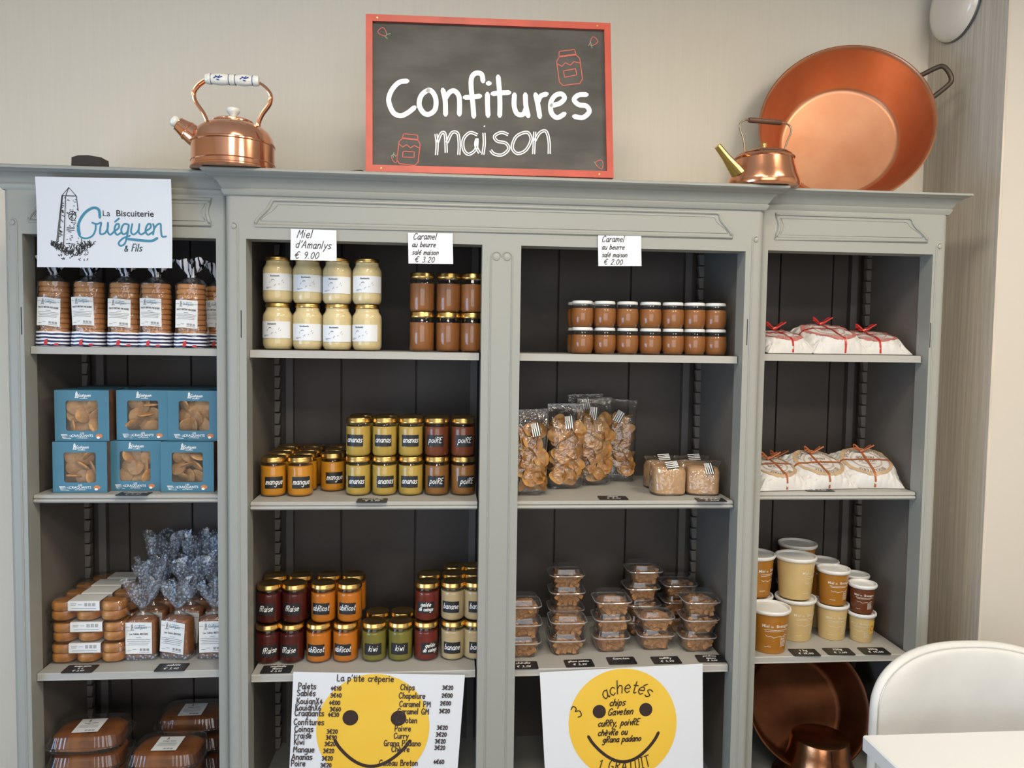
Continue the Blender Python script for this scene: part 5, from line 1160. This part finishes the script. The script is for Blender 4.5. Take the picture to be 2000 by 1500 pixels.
# the laminated brand sign
t, f, W, H = hung('brand_sign', 'white laminated sign with tower drawing, La Biscuiterie Guéguen & Fils', 'sign', (69, 345), (334, 350), (341, 525), (80, 523), -.009, .016, mats=mat('laminated_paper', (.62, .655, .71), .3, spec=.5))
k = W/265.
def P3(px, py): return ((px-(72+(py-345)*.045))*k, H-(py-346-(px-69)*.012)*k)
zz = lambda lst: [P3(a*.26667, 300+b*.26667) for a, b in lst]
fm = lambda u, v: f(u, v, .0018)
L = [zz([(435, 660), (465, 315), (515, 253), (570, 318), (585, 430)]), zz([(465, 315), (570, 318)]), zz([(492, 318), (487, 720)]), zz([(470, 320), (445, 655)]), zz([(515, 253), (495, 310)])]
L += [[(a, b) for a, b in circ(*zz([(543, 468)])[0], 7.2*k, 20, ry=9.5*k)], zz([(543, 435), (540, 500)]), zz([(520, 460), (565, 455)]), zz([(525, 490), (560, 440)]), zz([(615, 645), (628, 720)])]
rn = random.Random(3)
for i in range(46):
    y = rn.uniform(340, 690); x = rn.uniform(500, 575+(y-340)*.06); L.append(zz([(x, y), (x+rn.uniform(2, 9), y)]))
for i in range(26):
    y = rn.uniform(330, 650); x = 470-(y-330)*.06+rn.uniform(-2, 16); L.append(zz([(x, y), (x+7, y+3)]))
for y in (560, 575, 680): L.append(zz([(505, y), (560, y+3)]))
for i in range(120):
    a = rn.uniform(0, 1); x = 395+310*a; y0 = 690+70*math.sin(PI*a)*rn.uniform(.2, 1.3); l_ = rn.uniform(15, 45); th = R(rn.uniform(40, 140)); L.append(zz([(x, y0), (x+l_*.6*math.cos(th), y0-l_*math.sin(th)*.9), (x+l_*1.1*math.cos(th), y0-l_*math.sin(th))]))
for i in range(40):
    x = rn.uniform(440, 670); y = rn.uniform(730, 800); L.append(zz([(x, y), (x+rn.uniform(-14, 14), y+rn.uniform(-12, 14))]))
MB().strokes(L, 1.5*k, fm).build('tower_drawing', ink, t)
mb = MB()
x, y = zz([(762, 470)])[0]; put_print(mb, 'La', x, y, 17.5*k, fm, False, False); x, y = zz([(862, 470)])[0]; put_print(mb, 'Biscuiterie', x, y, 17.8*k, fm, True, False)
mb.build('lettering', mat('soft_black_print', (.02, .02, .028), .4), t)
G_ = [cz(*zz([(745, 480), (740, 425), (700, 405), (650, 430), (600, 500), (585, 570), (605, 625), (650, 640), (695, 620), (715, 575), (715, 530)])), cz(*zz([(690, 520), (725, 530), (755, 520), (750, 560), (752, 605), (785, 600), (805, 560), (805, 520)])), cz(*zz([(805, 530), (805, 585), (825, 612), (850, 590)])),
      cz(*zz([(850, 590), (885, 560), (885, 530), (865, 535), (855, 575), (875, 612), (905, 595)])), zz([(858, 512), (885, 488)]), cz(*zz([(958, 535), (925, 530), (905, 570), (920, 608), (950, 590), (960, 535), (950, 620), (935, 680), (905, 697), (890, 675), (920, 640), (970, 620)])),
      cz(*zz([(985, 530), (978, 590), (1000, 610), (1030, 580), (1038, 530)])), cz(*zz([(1038, 540), (1035, 590), (1055, 610), (1085, 590)])), cz(*zz([(1085, 585), (1120, 560), (1120, 530), (1098, 535), (1085, 580), (1105, 612), (1140, 590)])),
      cz(*zz([(1140, 530), (1148, 560), (1142, 610)])), cz(*zz([(1146, 570), (1170, 535), (1195, 530), (1200, 580), (1210, 625), (1240, 625)]))]
MB().strokes(G_, 3.6*k, fm).build('brand_lettering', mat('teal_print', srgb(62, 128, 155), .4), t)
MB().strokes([cz(*zz([(960, 645), (1050, 655), (1130, 660), (1172, 640)])), cz(*zz([(745, 478), (735, 420), (690, 408), (630, 450), (590, 530), (600, 610)]))], 5.4*k, fm).build('brand_swash', mat('teal_print', srgb(62, 128, 155), .4), t)
x, y = zz([(935, 738)])[0]; L = write('&', x, y, 7.2*k, .1)+write('Fils', x+14*k, y, 8.6*k, .25, .85)
MB().strokes(L, 2.0*k, fm).build('small_lettering', mat('dark_teal_print', srgb(45, 70, 85), .4), t)
# ------------------------------------------------------------------ wall lamp, chair, table
t = thing('wall_lamp', 'round white wall lamp with thin dark rim above the niche', 'lamp', (XN-.001, .316, 2.612))
Ml = Matrix.Rotation(R(-90), 4, 'Y')
MB().lathe([(.0001, 0), (.107, 0), (.109, .002), (.109, .006), (.107, .008), (.10, .008)], 48, M=Ml).build('rim', mat('grey_rim', (.14, .14, .13), .4, .5), t)
MB().lathe([(.1065, .007), (.105, .014), (.096, .026), (.080, .034), (.050, .040), (.0001, .042)], 48, M=Ml, cap0=False).build('shade', mat('opal_glass', (.82, .74, .64), .15, coat=.3), t)
fab = mat('pale_grey_velvet', (.66, .655, .63), .75, var=.1, vscale=6, bump=.05, bscale=250); chrome = mat('chrome', (.6, .6, .62), .15, 1.)
yc = -.175; xl = at(1690, 1380, yc).x; zt = at(1890, 1261, yc).z; Wc = .245; xc = xl+Wc
t = thing('chair', 'pale grey upholstered chair with rounded back behind the white table', 'chair', (xc, yc-.18, 0))
mb = MB()
n, m = 28, 30; zk = .755
def prof(j):
    if j < .3: return 1., .46+(zk-.46)*j/.3
    f_ = (j-.3)/.7*PI/2; return max(.0, math.cos(f_))**.82, zk+(zt-zk)*math.sin(f_)**.82
def pts(i, j, e):
    w_, z_ = prof(j); w_ *= (2*i-1); return (w_*Wc, .18-.05*(w_*w_)+e+.012*(1-j), z_)
mb.grid(n, m, lambda i, j: pts(i, j, -.012-.012*(1-abs(2*i-1)**6)*(1-j**8))); mb.grid(n, m, lambda i, j: pts(1-i, j, .012))
ed = [pts(0, j/m, 0) for j in range(m+1)]+[pts(1, 1-j/m, 0) for j in range(m+1)]
mb.build('backrest', fab, t); MB().tube(ed, .0125, 10).build('back_edge', fab, t)
MB().tube([(p[0]*1.0, p[1]-.0125, p[2]) for p in ed], .0018, 6).build('piping', mat('silver_piping', (.6, .6, .6), .3, .6), t)
MB().loft([(.42, .20, .20, 3.2), (.43, .225, .215, 3.2), (.455, .23, .22, 3.2), (.47, .21, .20, 3.2)], 40, M=Matrix.Translation((0, -.06, 0))).build('seat', fab, t)
for sx in (-1, 1):
    for y0, y1 in ((-.15, -.165), (.09, .13)): MB().tube([(sx*.17, y0, .42), (sx*.205, y1, .0)], [.011, .008], 10).build('leg', chrome, t)
tw = mat('white_laminate', (.74, .75, .76), .3); X0, Y1 = .7829, -.3147
t = thing('table', 'white square table in the lower right corner', 'table', (X0+.38, Y1-.38, 0))
MB().bbox(-.38, .38, -.38, .38, .715, .75, .003).build('tabletop', tw, t)
MB().tube([(0, 0, .715), (0, 0, .03)], .035, 20).build('column', mat('grey_metal', (.3, .3, .31), .4, .8), t)
MB().bbox(-.15, .15, -.15, .15, .0005, .03, .006).build('base', mat('grey_metal', (.3, .3, .31), .4, .8), t)
